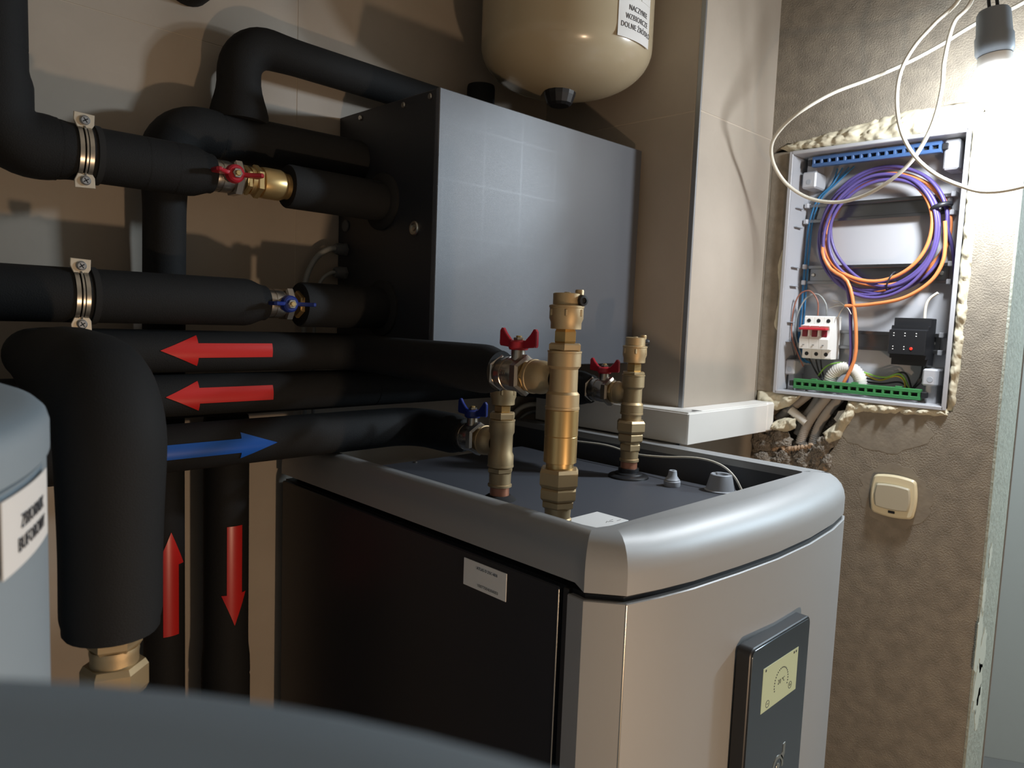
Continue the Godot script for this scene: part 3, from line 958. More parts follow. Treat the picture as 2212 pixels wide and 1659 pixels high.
# ---------------------------------------------------------------- heat pump cabinet
func heat_pump() -> void:
	var t := thing("heat_pump", "silver and black floor standing heat pump cabinet under the brass risers", "heat pump", "", V(0.894, -1.5, -0.78))
	var fx := [0.589, 0.589, 0.588, 0.5866, 0.614, 0.66, 0.711, 0.80, 0.89, 0.99, 1.09, 1.162, 1.185, 1.196, 1.199, 1.199, 1.199]
	var fz := [-1.14, -0.80, -0.486, -0.472, -0.4367, -0.4255, -0.4165, -0.4085, -0.4035, -0.405, -0.414, -0.427, -0.435, -0.449, -0.470, -0.80, -1.14]
	var ix := [0.618, 0.618, 0.618, 0.6215, 0.645, 0.67, 0.711, 0.80, 0.89, 0.99, 1.08, 1.120, 1.130, 1.134, 1.1356, 1.1356, 1.1356]
	var iz := [-1.14, -0.80, -0.505, -0.487, -0.481, -0.481, -0.481, -0.481, -0.481, -0.481, -0.481, -0.481, -0.4825, -0.486, -0.495, -0.80, -1.14]
	var sc := [0.45, 0.45, 0.5, 0.6, 0.8, 1.0, 1.0, 1.0, 1.0, 1.0, 1.0, 1.0, 0.95, 0.85, 0.75, 0.7, 0.7]
	var nrm := []
	for i in 17:
		var a := Vector2(fx[maxi(i - 1, 0)], fz[maxi(i - 1, 0)])
		var c := Vector2(fx[mini(i + 1, 16)], fz[mini(i + 1, 16)])
		var d := (c - a).normalized()
		var q := Vector2(d.y, -d.x)
		if q.dot(Vector2(fx[i] - 0.89, fz[i] + 0.75)) < 0: q = -q
		nrm.append(q)
	var prof := [Vector2(0.0, -0.2855), Vector2(0.0, -0.264), Vector2(0.0025, -0.2525), Vector2(0.0075, -0.2425), Vector2(0.0155, -0.2342), Vector2(0.026, -0.2285), Vector2(0.038, -0.2256), Vector2(0.046, -0.2252)]
	var g := []
	for p: Vector2 in prof:
		var row := []
		for i in 17:
			var yy := p.y
			if i < 3 and p.y < -0.28: yy = -0.279
			row.append(V(fx[i] - nrm[i].x * p.x * sc[i], yy, fz[i] - nrm[i].y * p.x * sc[i]))
		g.append(row)
	var inner := []
	for i in 17: inner.append(V(ix[i], -0.2252, iz[i]))
	var b := MB.new()
	for i in 16: b.fq(g[-1][i], g[-1][i + 1], inner[i + 1], inner[i], Vector3.UP)
	for run: Array in [[0, 3], [3, 4], [4, 16]]:
		var sub := []
		for row: Array in g: sub.append(PackedVector3Array(row.slice(run[0], run[1] + 1)))
		b.grid(sub, V(0.89, -0.45, -0.78), true)
	# inner lip down into the tray, and the underside
	var lip := []
	for dy: float in [0.0, -0.012]:
		var row := PackedVector3Array()
		for p: Vector3 in inner: row.append(p + Vector3(0, dy, 0))
		lip.append(row)
	for i in 16:
		var mid: Vector3 = V(0.88, -0.23, -0.8) - (lip[0][i] as Vector3)
		b.fq(lip[0][i], lip[0][i + 1], lip[1][i + 1], lip[1][i], mid)
		b.fq(g[0][i], g[0][i + 1], inner[i + 1] + Vector3(0, -0.06, 0), inner[i] + Vector3(0, -0.06, 0), Vector3.DOWN)
	part("lid", b, M.silver, t)
	# recessed tray
	b = MB.new()
	var lo := []
	for p: Vector3 in inner: lo.append(Vector3(p.x, EY - 0.292, p.z))
	for i in 16:
		var mid: Vector3 = V(0.88, -0.25, -0.8) - (lip[1][i] as Vector3)
		b.fq(lip[1][i], lip[1][i + 1], lo[i + 1], lo[i], mid)
	part("tray_wall", b, M.tray, t)
	part("tray_floor", slab(0.6185, 1.1352, -0.297, -0.290, -1.10, -0.4815, 0.0005), M.tray, t)
	part("top_plate", slab(0.622, 1.118, -0.290, -0.276, -1.09, -0.486, 0.0015), M.tray, t)
	b = MB.new()
	b.lathe(at(V(0.822, -0.2765, -1.075)), cyl(0.004, 0.0, 0.003), 14)
	part("plate_screw", b, M.steel, t)
	# black core that shows in the joint, then the front shell
	var core := PackedVector2Array()
	for i in 17: core.append(Vector2(fx[i] - nrm[i].x * 0.008, -(fz[i] - nrm[i].y * 0.008)))
	b = MB.new()
	b.prism(Transform3D(Basis(Vector3.RIGHT, Vector3(0, 0, -1), Vector3.UP), V(0, 0, 0)), core, -1.49, -0.2895)
	part("core", b, M.black_plastic, t)
	b = MB.new()
	var shell := []
	for p: Vector2 in [Vector2(0.010, -0.2950), Vector2(0.0, -0.2935), Vector2(-0.0015, -0.2945), Vector2(-0.0015, -0.9), Vector2(-0.0015, -1.47), Vector2(0.008, -1.472)]:
		var row := []
		for i in range(2, 17):
			var zz: float = fz[i] if i > 2 else -0.494
			row.append(V(fx[i] - nrm[i].x * p.x, p.y, zz - nrm[i].y * p.x))
		shell.append(row)
	for run: Array in [[0, 1], [1, 2], [2, 14]]:
		for band: Array in [[0, 1], [1, 2], [2, 5]]:
			var sub := []
			for k in range(band[0], band[1] + 1): sub.append(PackedVector3Array(shell[k].slice(run[0], run[1] + 1)))
			b.grid(sub, V(0.89, -0.9, -0.78), true)
	part("front_shell", b, M.silver, t)
	b = MB.new()
	b.tube(PackedVector3Array([V(0.6136, -0.2950, -0.4362), V(0.6136, -0.9, -0.4362), V(0.6136, -1.47, -0.4362)]), 0.0014, 12)
	part("corner_seam", b, M.steel, t)
	b = MB.new()
	b.tube(PackedVector3Array([V(0.5884, -0.293, -0.5082), V(0.5884, -0.9, -0.5082), V(0.5884, -1.46, -0.5082)]), 0.0009, 10)
	part("panel_edge", b, M.steel, t)
	part("side_panel", slab(0.588, 0.60, -1.47, -0.2905, -1.135, -0.5075, 0.0015), M.black_gloss, t)
	part("side_post", slab(0.5895, 0.60, -1.47, -0.2895, -0.5035, -0.4955, 0.001), M.black_plastic, t)
	# the sticker on the black side
	b = slab(0.5872, 0.5882, -0.3325, -0.2985, -0.6645, -0.5885, 0.0003)
	var st := part("type_sticker", b, M.paper, t)
	st.set_meta("label", "small white type sticker")
	var ST := Transform3D(Basis(Vector3(0, 0, 1), Vector3.UP, Vector3(-1, 0, 0)), V(0.5871, -0.3055, -0.622))
	lettering("ATLAS D 25C-408", 0.0024, ST, M.ink, st)
	lettering("10077004084003", 0.0022, ST * at(Vector3(0.002, -0.021, 0)), M.ink_grey, st)
	control_panel(t)


func control_panel(t: Node3D) -> void:
	# a black glass slab on the bowed front
	var c := V(0.882, -0.60, -0.3865)
	var T := at(c)
	var b := MB.new()
	b.prism(T, rounded(0.166, 0.436, 0.010, 6), -0.018, 0.0, 0.0012)
	var cp := part("control_panel", b, M.black_plastic, t)
	b = MB.new()
	b.prism(T, rounded(0.160, 0.430, 0.008, 6), -0.001, 0.0012, 0.0004)
	part("glass_face", b, M.glass_black, cp)
	var S := at(c + Vector3(0.0, 0.155, 0.0013))
	b = MB.new()
	b.box(S, Vector3(0.097, 0.058, 0.0006), 0.0001)
	part("display", b, M.screen, cp)
	b = MB.new()
	for k in 21:
		var a := lerpf(PI * 1.12, -0.12 * PI, k / 20.0)
		b.lathe(frame((S * at(Vector3(0.003 + cos(a) * 0.019, -0.004 + sin(a) * 0.019, 0.0002))).origin, Vector3.BACK), cyl(0.0011, 0.0, 0.0004), 8)
	for q: Array in [[-0.032, -0.021], [0.030, -0.017]]:
		for j in 24:
			var a0 := TAU * j / 24
			b.box(S * Transform3D(Basis(Vector3.BACK, a0), Vector3(q[0] + cos(a0) * 0.0045, q[1] + sin(a0) * 0.0045, 0.0004)), Vector3(0.0007, 0.0014, 0.0004), 0.0001)
		b.box(S * at(Vector3(q[0], q[1], 0.0004)), Vector3(0.004, 0.0007, 0.0004), 0.0001)
		if q[0] > 0: b.box(S * at(Vector3(q[0], q[1], 0.0004)), Vector3(0.0007, 0.004, 0.0004), 0.0001)
	for q: Array in [[0.036, 0.025], [0.042, 0.025], [-0.042, 0.025]]:
		b.box(S * at(Vector3(q[0], q[1], 0.0004)), Vector3(0.003, 0.003, 0.0003), 0.0001)
	part("display_marks", b, M.ink, cp).set_meta("kind", "stuff")
	lettering("20 °C", 0.0058, S * at(Vector3(0.003, -0.002, 0.0004)), M.ink, cp)
	# the curled emblem near the lower part of the glass
	b = MB.new()
	var E := at(c + Vector3(0.012, 0.033, 0.0012))
	var arc := PackedVector2Array()
	var arc2 := PackedVector2Array()
	for k in 31:
		var a := lerpf(-0.1 * PI, 1.5 * PI, k / 30.0)
		arc.append(Vector2(cos(a), sin(a)) * 0.0155)
		arc2.append(Vector2(cos(a), sin(a)) * 0.0105)
	arc2.reverse()
	arc.append_array(arc2)
	b.prism(E, arc, 0.0, 0.0005)
	b.prism(E, PackedVector2Array([Vector2(0.006, 0.013), Vector2(0.012, 0.016), Vector2(0.012, 0.026), Vector2(0.018, 0.027), Vector2(0.018, 0.012), Vector2(0.014, 0.004)]), 0.0, 0.0005)
	b.lathe(frame(E.origin, Vector3.BACK), cyl(0.005, 0.0, 0.0005), 20)
	part("emblem", b, M.steel, cp)


# ---------------------------------------------------------------- the black module on the wall
func module() -> void:
	var t := thing("cooling_module", "dark steel box on the tiled wall with pipes entering its side", "wall unit", "", V(0.957, -0.083, -1.02))
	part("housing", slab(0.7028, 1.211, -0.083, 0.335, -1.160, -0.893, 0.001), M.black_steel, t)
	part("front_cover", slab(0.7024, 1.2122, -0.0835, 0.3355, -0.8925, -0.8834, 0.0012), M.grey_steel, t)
	for q: Array in [[0.3245, -1.0944], [0.3245, -0.9728], [0.3255, -0.9056]]:
		var b := MB.new()
		b.lathe(frame(V(0.7028, q[0], q[1]), Vector3(-1, 0, 0)), cyl(0.0045, 0.0, 0.003, 0.0015), 14)
		b.box(at(V(0.6996, q[0], q[1])), Vector3(0.0006, 0.0008, 0.005), 0.0001)
		part("screw", b, M.steel, t)
	var b := MB.new()
	b.lathe(frame(V(0.7028, 0.1315, -0.9355), Vector3(-1, 0, 0)), [Vector2(0, 0), Vector2(0.0115, 0), Vector2(0.0115, 0.003), Vector2(0.0095, 0.0045), Vector2(0.0080, 0.0045), Vector2(0.0080, 0.0015), Vector2(0, 0.0015)], 24)
	part("lock", b, M.steel, t)
	b = MB.new()
	b.lathe(frame(V(0.7010, 0.1315, -0.9355), Vector3(-1, 0, 0)), [Vector2(0, 0), Vector2(0.005, 0), Vector2(0.005, 0.002), Vector2(0, 0.002)], 3, true)
	part("lock_core", b, M.steel, t)
	for q: Array in [[0.1795, -1.0255], [0.0065, -1.0215]]:   # rubber collars where the pipes enter
		b = MB.new()
		b.lathe(frame(V(0.7028, q[0], q[1]), Vector3(-1, 0, 0)), [Vector2(0.030, 0), Vector2(0.046, 0), Vector2(0.046, 0.004), Vector2(0.040, 0.007), Vector2(0.030, 0.007)], 36)
		part("pipe_collar", b, M.rubber_end, t)
	for q: Array in [[0.1473, 0], [0.106, 1], [0.0657, 1]]:
		b = MB.new()
		var F := frame(V(0.7028, q[0], -1.135), Vector3(-1, 0, 0))
		if q[1] == 0:
			b.lathe(F, cyl(0.010, 0.0, 0.003), 20)
		else:
			b.lathe(F, cyl(0.0118, 0.0, 0.006, 0.001), 6, true)
			b.lathe(F, [Vector2(0.0105, 0.006), Vector2(0.0105, 0.014), Vector2(0.0085, 0.021), Vector2(0.004, 0.022)], 20)
		part("cable_gland", b, M.dark_grey_plastic, t)
	tag(obj("cable", wire(W([0.690, 0.106, -1.135, 0.668, 0.104, -1.135, 0.645, 0.085, -1.137, 0.630, 0.050, -1.14, 0.628, 0.0, -1.142, 0.63, -0.2, -1.142]), 0.005), M.wire_grey), "thick grey cable bending out of the upper gland of the dark box", "cable")
	tag(obj("cable", wire(W([0.690, 0.0657, -1.135, 0.672, 0.063, -1.135, 0.655, 0.045, -1.138, 0.648, 0.0, -1.142, 0.648, -0.2, -1.142]), 0.0032), M.wire_grey), "thinner grey cable bending out of the lower gland of the dark box", "cable")


# ---------------------------------------------------------------- pipes, valves, risers
func insulated(called: String, label: String, pts: PackedVector3Array, rf: Callable, seams: Array = [], mt: Material = null) -> Node3D:
	# the sleeve is cut at the seams (distances along the run); each length is a part
	var L := 0.0
	var acc := [0.0]
	for i in range(1, pts.size()):
		L += pts[i].distance_to(pts[i - 1]); acc.append(L)
	var t := thing(called, label, "pipe", "", pts[0])
	var cuts := [0.0] + seams + [L]
	for k in cuts.size() - 1:
		var q := PackedVector3Array()
		var rad := []
		for i in pts.size():
			if acc[i] > cuts[k] + 0.0005 and acc[i] < cuts[k + 1] - 0.0005:
				q.append(pts[i]); rad.append(rf.call(acc[i]))
		if q.size() < 3: continue
		var a := lerp_on(pts, acc, cuts[k])
		var z := lerp_on(pts, acc, cuts[k + 1])
		# rounded cut ends
		q.insert(0, a.lerp(q[0], 0.35)); rad.insert(0, rad[0])
		q.insert(0, a); rad.insert(0, rad[0] * 0.955)
		q.append(q[-1].lerp(z, 0.65)); rad.append(rad[-1])
		q.append(z); rad.append(rad[-1] * 0.955)
		var b := MB.new()
		b.tube(q, rad, 28)
		part("foam_sleeve", b, mt if mt else M.rubber, t)
	return t


func lerp_on(pts: PackedVector3Array, acc: Array, s: float) -> Vector3:
	for i in range(1, pts.size()):
		if acc[i] >= s - 1e-6:
			return pts[i - 1].lerp(pts[i], clampf((s - acc[i - 1]) / maxf(acc[i] - acc[i - 1], 1e-6), 0.0, 1.0))
	return pts[-1]


func valve(called: String, label: String, o: Vector3, flow: Vector3, up: Vector3, stem: float, handle: Material, body_from := 0.021, mark := true) -> void:
	# s runs along the flow: brass nut, nickel hexagon, round body, rear hexagon
	var t := thing(called, label, "valve", "", o)
	var F := frame(o, flow, up)
	var b := MB.new()
	b.lathe(F, cyl(0.0205, 0.0, 0.008, 0.002), 6, true, PI / 6)
	part("brass_nut", b, M.brass_bright, t)
	b = MB.new()
	var hx := body_from - 0.0135
	b.lathe(F, [Vector2(0, hx), Vector2(0.0225, hx), Vector2(0.0262, hx + 0.003), Vector2(0.0262, hx + 0.0115), Vector2(0.0225, hx + 0.0135), Vector2(0, hx + 0.0135)], 6, true, 0.0)
	part("end_hexagon", b, M.nickel, t)
	b = MB.new()
	var s0 := body_from
	b.lathe(F, [Vector2(0.019, s0), Vector2(0.0205, s0 + 0.001), Vector2(0.0218, s0 + 0.006), Vector2(0.0218, s0 + 0.016), Vector2(0.0208, s0 + 0.0165), Vector2(0.0208, s0 + 0.0185), Vector2(0.0218, s0 + 0.019), Vector2(0.0218, s0 + 0.028), Vector2(0.020, s0 + 0.034), Vector2(0.018, s0 + 0.034)], 36)
	var body := part("body", b, M.nickel, t)
	b = MB.new()
	b.lathe(F, [Vector2(0, s0 + 0.034), Vector2(0.0215, s0 + 0.034), Vector2(0.0245, s0 + 0.037), Vector2(0.0245, s0 + 0.046), Vector2(0.0215, s0 + 0.048), Vector2(0, s0 + 0.048)], 6, true, 0.0)
	part("end_hexagon", b, M.nickel, t)
	var side := flow.cross(up)
	if mark:   # cast pressure mark on the flank that looks into the room
		var out := Vector3(-1, 0, 0)
		var X := Transform3D(Basis(Vector3(0, 0, 1), Vector3.UP, out), o + flow * (s0 + 0.012) + out * 0.0219)
		lettering("PN", 0.0055, X * at(Vector3(0, 0.0035, 0)), M.steel, body, 0.0, "cast_mark")
		lettering("40", 0.0055, X * at(Vector3(0, -0.0045, 0)), M.steel, body, 0.0, "cast_mark")
	var S := frame(o + flow * stem + up * 0.018, up, flow)
	b = MB.new()
	b.lathe(S, [Vector2(0.010, 0), Vector2(0.009, 0.004), Vector2(0.0085, 0.014), Vector2(0.006, 0.0145), Vector2(0.0, 0.0145)], 20)
	part("stem", b, M.nickel, t)
	# butterfly handle: a hub and two flared blades
	b = MB.new()
	b.lathe(S, [Vector2(0, 0.0135), Vector2(0.0115, 0.0135), Vector2(0.0128, 0.016), Vector2(0.0118, 0.0235), Vector2(0.0095, 0.0255), Vector2(0, 0.0255)], 28)
	var P := Transform3D(Basis(flow, up, flow.cross(up)), S.origin)
	for s: float in [-1.0, 1.0]:
		var pl := PackedVector2Array([Vector2(s * 0.006, 0.0145), Vector2(s * 0.018, 0.0165), Vector2(s * 0.0315, 0.0175), Vector2(s * 0.033, 0.020), Vector2(s * 0.0328, 0.037), Vector2(s * 0.030, 0.0405), Vector2(s * 0.027, 0.0405), Vector2(s * 0.022, 0.034), Vector2(s * 0.014, 0.0265), Vector2(s * 0.006, 0.0245)])
		b.prism(P, pl, -0.0028, 0.0028, 0.0011)
	var q := P * at(Vector3(0.009, 0.010, 0))
	b.box(q, Vector3(0.003, 0.008, 0.006), 0.0006)
	part("butterfly_handle", b, handle, t)
	b = MB.new()
	b.lathe(S, cyl(0.0068, 0.0255, 0.029, 0.0006), 6, true)
	part("handle_nut", b, M.steel, t)
	b = MB.new()
	b.lathe(S, cyl(0.0038, 0.029, 0.0315, 0.001), 14)
	part("spindle", b, M.brass_bright, t)


func stack(t: Node3D, called: String, c: Vector3, rows: Array, mt: Material, seg := 36, hexagon := false) -> MeshInstance3D:
	# rows of (height, radius) from top to bottom
	var p := [Vector2(0, rows[-1][0])]
	for i in range(rows.size() - 1, -1, -1): p.append(Vector2(rows[i][1], rows[i][0]))
	p.append(Vector2(0, rows[0][0]))
	var b := MB.new()
	b.lathe(at(Vector3(c.x, EY, c.z)), p, 6 if hexagon else seg, hexagon, 0.35)
	return part(called, b, mt, t)


func nut(t: Node3D, called: String, c: Vector3, y1: float, y0: float, r: float, mt: Material) -> void:
	stack(t, called, c, [[y1, r * 0.9], [y1 - (y1 - y0) * 0.18, r], [y0 + (y1 - y0) * 0.18, r], [y0, r * 0.9]], mt, 6, true)


func vent(t: Node3D, c: Vector3, top: float, bot: float, s: float, d := Vector3(-0.20, 0.0, 0.90), off := Vector3(0.0075, 0, 0.0125)) -> void:   # the automatic air vent on top of a riser
	var h := top - bot
	var v := stack(t, "vent_body", c, [[top, 0.0150 * s], [top - h * 0.02, 0.0167 * s], [bot + h * 0.68, 0.0167 * s], [bot + h * 0.665, 0.0195 * s], [bot + h * 0.65, 0.0208 * s], [bot + h * 0.60, 0.0208 * s], [bot + h * 0.585, 0.0201 * s], [bot + h * 0.30, 0.0203 * s], [bot + h * 0.18, 0.0183 * s], [bot + h * 0.01, 0.0183 * s], [bot, 0.0176 * s]], M.brass)
	var o := Vector3(c.x, EY, c.z) + off * s
	var b := MB.new()
	b.lathe(at(o), [Vector2(0.0048 * s, bot + h * 0.6), Vector2(0.0052 * s, top + 0.003), Vector2(0.0045 * s, top + 0.0042), Vector2(0, top + 0.0042)], 20)
	part("vent_spout", b, M.brass, v)
	b = MB.new()
	b.lathe(at(Vector3(c.x, EY, c.z)), cyl(0.004 * s, top - 0.001, top + 0.0012), 16)
	part("vent_pip", b, M.brass, v)
	b = MB.new()
	var y := bot + h * 0.80
	b.lathe(frame(o + Vector3(0, y, 0), d.normalized()), [Vector2(0, 0.002), Vector2(0.0066 * s, 0.002), Vector2(0.0070 * s, 0.006), Vector2(0.0060 * s, 0.0095), Vector2(0.0036 * s, 0.0098), Vector2(0.003 * s, 0.008), Vector2(0, 0.008)], 24)
	part("vent_cap", b, M.black_plastic, v)
	nut(v, "vent_hexagon", c, bot + h * 0.585, bot + h * 0.33, 0.0213 * s, M.brass)


func port(t: Node3D, c: Vector3, y: float, z0: float, z1: float, r: float) -> void:   # the side outlet of the tee
	var b := MB.new()
	var l := z0 - z1
	b.lathe(frame(V(c.x, y, z0), Vector3(0, 0, -1)), [Vector2(r * 0.70, 0.0), Vector2(r * 0.72, l * 0.16), Vector2(r * 0.80, l * 0.27), Vector2(r * 0.90, l * 0.38), Vector2(r * 0.97, l * 0.50), Vector2(r * 1.0, l * 0.62), Vector2(r * 1.0, l * 0.88), Vector2(r * 1.04, l * 0.90), Vector2(r * 1.04, l * 0.98), Vector2(r * 0.98, l), Vector2(r * 0.6, l)], 36)
	part("side_outlet", b, M.brass, t)


func riser(label: String, x: float, z: float, build: Callable) -> void:
	var c := Vector3(x, 0, z)
	var t := thing("brass_riser", label, "pipe riser", "", V(x, -0.276, z))
	build.call(t, c)


func arrow(called: String, label: String, T: Transform3D, r: float, mid: float, len0: float, head: float, hw: float, sw: float, mt: Material) -> void:
	# an arrow sticker bent round a pipe: T.y runs along the pipe from tail to tip, angle «mid» faces the viewer (from T.z towards T.x)
	var b := MB.new()
	var rows := [[0.0, sw], [len0 - head, sw], [len0 - head, hw], [len0 - head * 0.66, hw * 0.66], [len0 - head * 0.33, hw * 0.33], [len0, 0.0002]]
	for i in rows.size() - 1:
		if rows[i][0] == rows[i + 1][0]: continue
		for k in 12:
			var f0 := -1.0 + k / 6.0
			var f1 := -1.0 + (k + 1) / 6.0
			var pt := func(f: float, row: Array) -> Array:
				var a: float = mid + f * asin(clampf(row[1] / r, -1.0, 1.0))
				var d := T.basis * Vector3(sin(a), 0, cos(a))
				return [T.origin + T.basis.y * row[0] + d * (r + 0.0009), d]
			var A: Array = pt.call(f0, rows[i])
			var B: Array = pt.call(f1, rows[i])
			var C: Array = pt.call(f1, rows[i + 1])
			var D: Array = pt.call(f0, rows[i + 1])
			b.quad(A[0], B[0], C[0], D[0], A[1], B[1], C[1], D[1])
			b.quad(A[0] - A[1] * 0.0005, B[0] - B[1] * 0.0005, C[0] - C[1] * 0.0005, D[0] - D[1] * 0.0005, -A[1], -B[1], -C[1], -D[1])
	tag(obj(called, b, mt), label, "sticker")


func pipe_clamp(label: String, x: float, y: float, z: float, r: float) -> void:
	var t := thing("pipe_clamp", label, "clamp", "", V(x, y, z))
	for w: Array in [[-0.0052, 0.0048, 0.0012], [0.0052, 0.0048, 0.0012], [0.0, 0.0022, 0.0024]]:
		var b := MB.new()
		var g := []
		for s: float in [-1.0, 1.0]:
			var row := PackedVector3Array()
			for k in 25:
				var a := lerpf(-1.05, 1.05, k / 24.0)
				row.append(V(x + w[0] + s * w[1] / 2, y + sin(a) * (r + w[2]), z + cos(a) * (r + w[2])))
			g.append(row)
		b.grid(g, V(x, y, z), true)
		for s in 2:
			for k in 24:
				var p: Vector3 = g[s][k]
				var q: Vector3 = g[s][k + 1]
				var cx := V(x + w[0], y, z)
				var pi := p.move_toward(Vector3(p.x, cx.y, cx.z), 0.003)
				var qi := q.move_toward(Vector3(q.x, cx.y, cx.z), 0.003)
				b.fq(p, q, qi, pi, Vector3(-1.0 if s == 0 else 1.0, 0, 0))
		part("band", b, M.steel, t)
	var dark := MB.new()
	dark.tube(PackedVector3Array([V(x + 0.013, y, z), V(x + 0.016, y, z), V(x + 0.020, y, z)]), r + 0.001, 32)
	part("rubber_lining", dark, M.rubber_end, t)
	for s: float in [1.0, -1.0]:
		var b := MB.new()
		var c := V(x, y + s * (r + 0.0005), z + r * 0.62)
		var pl := PackedVector2Array([Vector2(-0.0075, -0.009 * s), Vector2(0.0075, -0.009 * s), Vector2(0.0105, -0.004 * s), Vector2(0.011, 0.008 * s), Vector2(-0.011, 0.009 * s), Vector2(-0.0115, 0.0)])
		b.prism(at(c), pl, -0.0015, 0.0015, 0.0005)
		var lug := part("lug", b, M.lug_metal, t)
		b = MB.new()
		b.lathe(frame(c + Vector3(0, 0, 0.0015), Vector3.BACK), [Vector2(0.0056, 0), Vector2(0.0056, 0.0025), Vector2(0.0042, 0.0038), Vector2(0, 0.0038)], 18)
		part("screw_head", b, M.galvanised, lug)
		b = MB.new()
		for a: float in [0.6, 0.6 + PI / 2]:
			b.box(Transform3D(Basis(Vector3.BACK, a), c + Vector3(0, 0, 0.0051)), Vector3(0.007, 0.0013, 0.0006), 0.0001)
		part("screw_slot", b, M.slot, lug)


func pipes() -> void:
	var ZP := -1.040
	# --- the three risers on the cabinet
	riser("tallest brass riser with air vent at the front of the cabinet top", 0.66, -0.578, func(t: Node3D, c: Vector3) -> void:
		vent(t, c, 0.0308, -0.0119, 1.0)
		nut(t, "vent_neck", c, -0.0119, -0.0295, 0.0142, M.brass_bright)
		nut(t, "reducer_nut", c, -0.0285, -0.0375, 0.0215, M.brass)
		stack(t, "tee_body", c, [[-0.0372, 0.0195], [-0.0378, 0.0206], [-0.0395, 0.0206], [-0.0402, 0.0200], [-0.0555, 0.0200], [-0.0594, 0.0170], [-0.0861, 0.0172], [-0.0892, 0.0200], [-0.1041, 0.0200], [-0.1046, 0.0207], [-0.1072, 0.0207], [-0.1078, 0.0200]], M.brass)
		port(t, c, -0.0725, -0.590, -0.629, 0.0208)
		stack(t, "sleeve", c, [[-0.1080, 0.0196], [-0.1085, 0.0201], [-0.1392, 0.0201], [-0.1398, 0.0196]], M.brass_bright)
		stack(t, "sleeve", c, [[-0.1398, 0.0194], [-0.1404, 0.0199], [-0.1718, 0.0199], [-0.1726, 0.0180], [-0.1730, 0.0168], [-0.1803, 0.0168]], M.brass_bright)
		nut(t, "union_nut", c, -0.1795, -0.2020, 0.0262, M.brass)
		nut(t, "union_nut", c, -0.2022, -0.2180, 0.0243, M.brass)
		nut(t, "press_nut", c, -0.2180, -0.2275, 0.0212, M.brass)
		stack(t, "press_socket", c, [[-0.2275, 0.0162], [-0.2400, 0.0155], [-0.2415, 0.0172], [-0.2450, 0.0172], [-0.2460, 0.0150]], M.brass)
		stack(t, "copper_stub", c, [[-0.2455, 0.0128], [-0.2760, 0.0128]], M.copper)
	)
	riser("shorter brass riser under the black pipe with the blue handled valve", 0.761, -0.785, func(t: Node3D, c: Vector3) -> void:
		vent(t, c, -0.0885, -0.1310, 0.98)
		nut(t, "vent_neck", c, -0.1310, -0.1430, 0.0130, M.brass_bright)
		nut(t, "reducer_nut", c, -0.1426, -0.1535, 0.0205, M.brass)
		stack(t, "tee_body", c, [[-0.1532, 0.0190], [-0.1537, 0.0199], [-0.1555, 0.0199], [-0.1562, 0.0193], [-0.1725, 0.0193], [-0.1768, 0.0172], [-0.2030, 0.0172], [-0.2080, 0.0195], [-0.2225, 0.0195], [-0.2228, 0.0200], [-0.2252, 0.0200], [-0.2258, 0.0180]], M.brass)
		port(t, c, -0.1905, -0.796, -0.822, 0.0220)
		nut(t, "press_nut", c, -0.2256, -0.2345, 0.0200, M.brass)
		stack(t, "press_socket", c, [[-0.2345, 0.0168], [-0.2515, 0.0165], [-0.2525, 0.0183], [-0.2555, 0.0183], [-0.2565, 0.0160]], M.brass)
		stack(t, "copper_stub", c, [[-0.2560, 0.0146], [-0.2760, 0.0146]], M.copper)
		stack(t, "grommet", c, [[-0.2690, 0.0175], [-0.2720, 0.022], [-0.2758, 0.026]], M.rubber_end)
	)
	riser("brass riser standing in a black grommet near the trunking", 1.06, -0.765, func(t: Node3D, c: Vector3) -> void:
		vent(t, c, -0.0270, -0.0715, 1.04, Vector3(0.75, 0, 0.62), Vector3(0.0115, 0, 0.008))
		nut(t, "vent_neck", c, -0.0715, -0.0880, 0.0135, M.brass_bright)
		nut(t, "reducer_nut", c, -0.0872, -0.0925, 0.0210, M.brass)
		stack(t, "tee_body", c, [[-0.0922, 0.0195], [-0.0928, 0.0205], [-0.0945, 0.0205], [-0.0952, 0.0196], [-0.1140, 0.0196], [-0.1180, 0.0164], [-0.1415, 0.0164], [-0.1455, 0.0196], [-0.1600, 0.0196], [-0.1604, 0.0202], [-0.1630, 0.0202], [-0.1636, 0.0174], [-0.1750, 0.0174]], M.brass)
		port(t, c, -0.1275, -0.775, -0.800, 0.0192)
		nut(t, "union_nut", c, -0.1735, -0.1955, 0.0272, M.brass)
		nut(t, "union_nut", c, -0.1958, -0.2115, 0.0240, M.brass)
		stack(t, "socket", c, [[-0.2115, 0.0170], [-0.2150, 0.0170]], M.brass)
		nut(t, "press_nut", c, -0.2145, -0.2285, 0.0195, M.brass)
		stack(t, "press_socket", c, [[-0.2285, 0.0160], [-0.2420, 0.0155], [-0.2430, 0.0172], [-0.2470, 0.0172], [-0.2480, 0.0155]], M.brass)
		stack(t, "copper_stub", c, [[-0.2475, 0.0147], [-0.2700, 0.0147]], M.copper)
		stack(t, "grommet", c, [[-0.2590, 0.0150], [-0.2596, 0.0182], [-0.2665, 0.0186], [-0.2672, 0.0225], [-0.2682, 0.0245], [-0.2700, 0.0255], [-0.2706, 0.0300], [-0.2716, 0.0335], [-0.2735, 0.0358], [-0.2759, 0.0365]], M.black_plastic)
	)
	valve("ball_valve", "nickel valve with red butterfly handle beside the tallest brass riser", V(0.66, -0.0725, -0.629), Vector3(0, 0, -1), Vector3.UP, 0.027, M.red_handle)
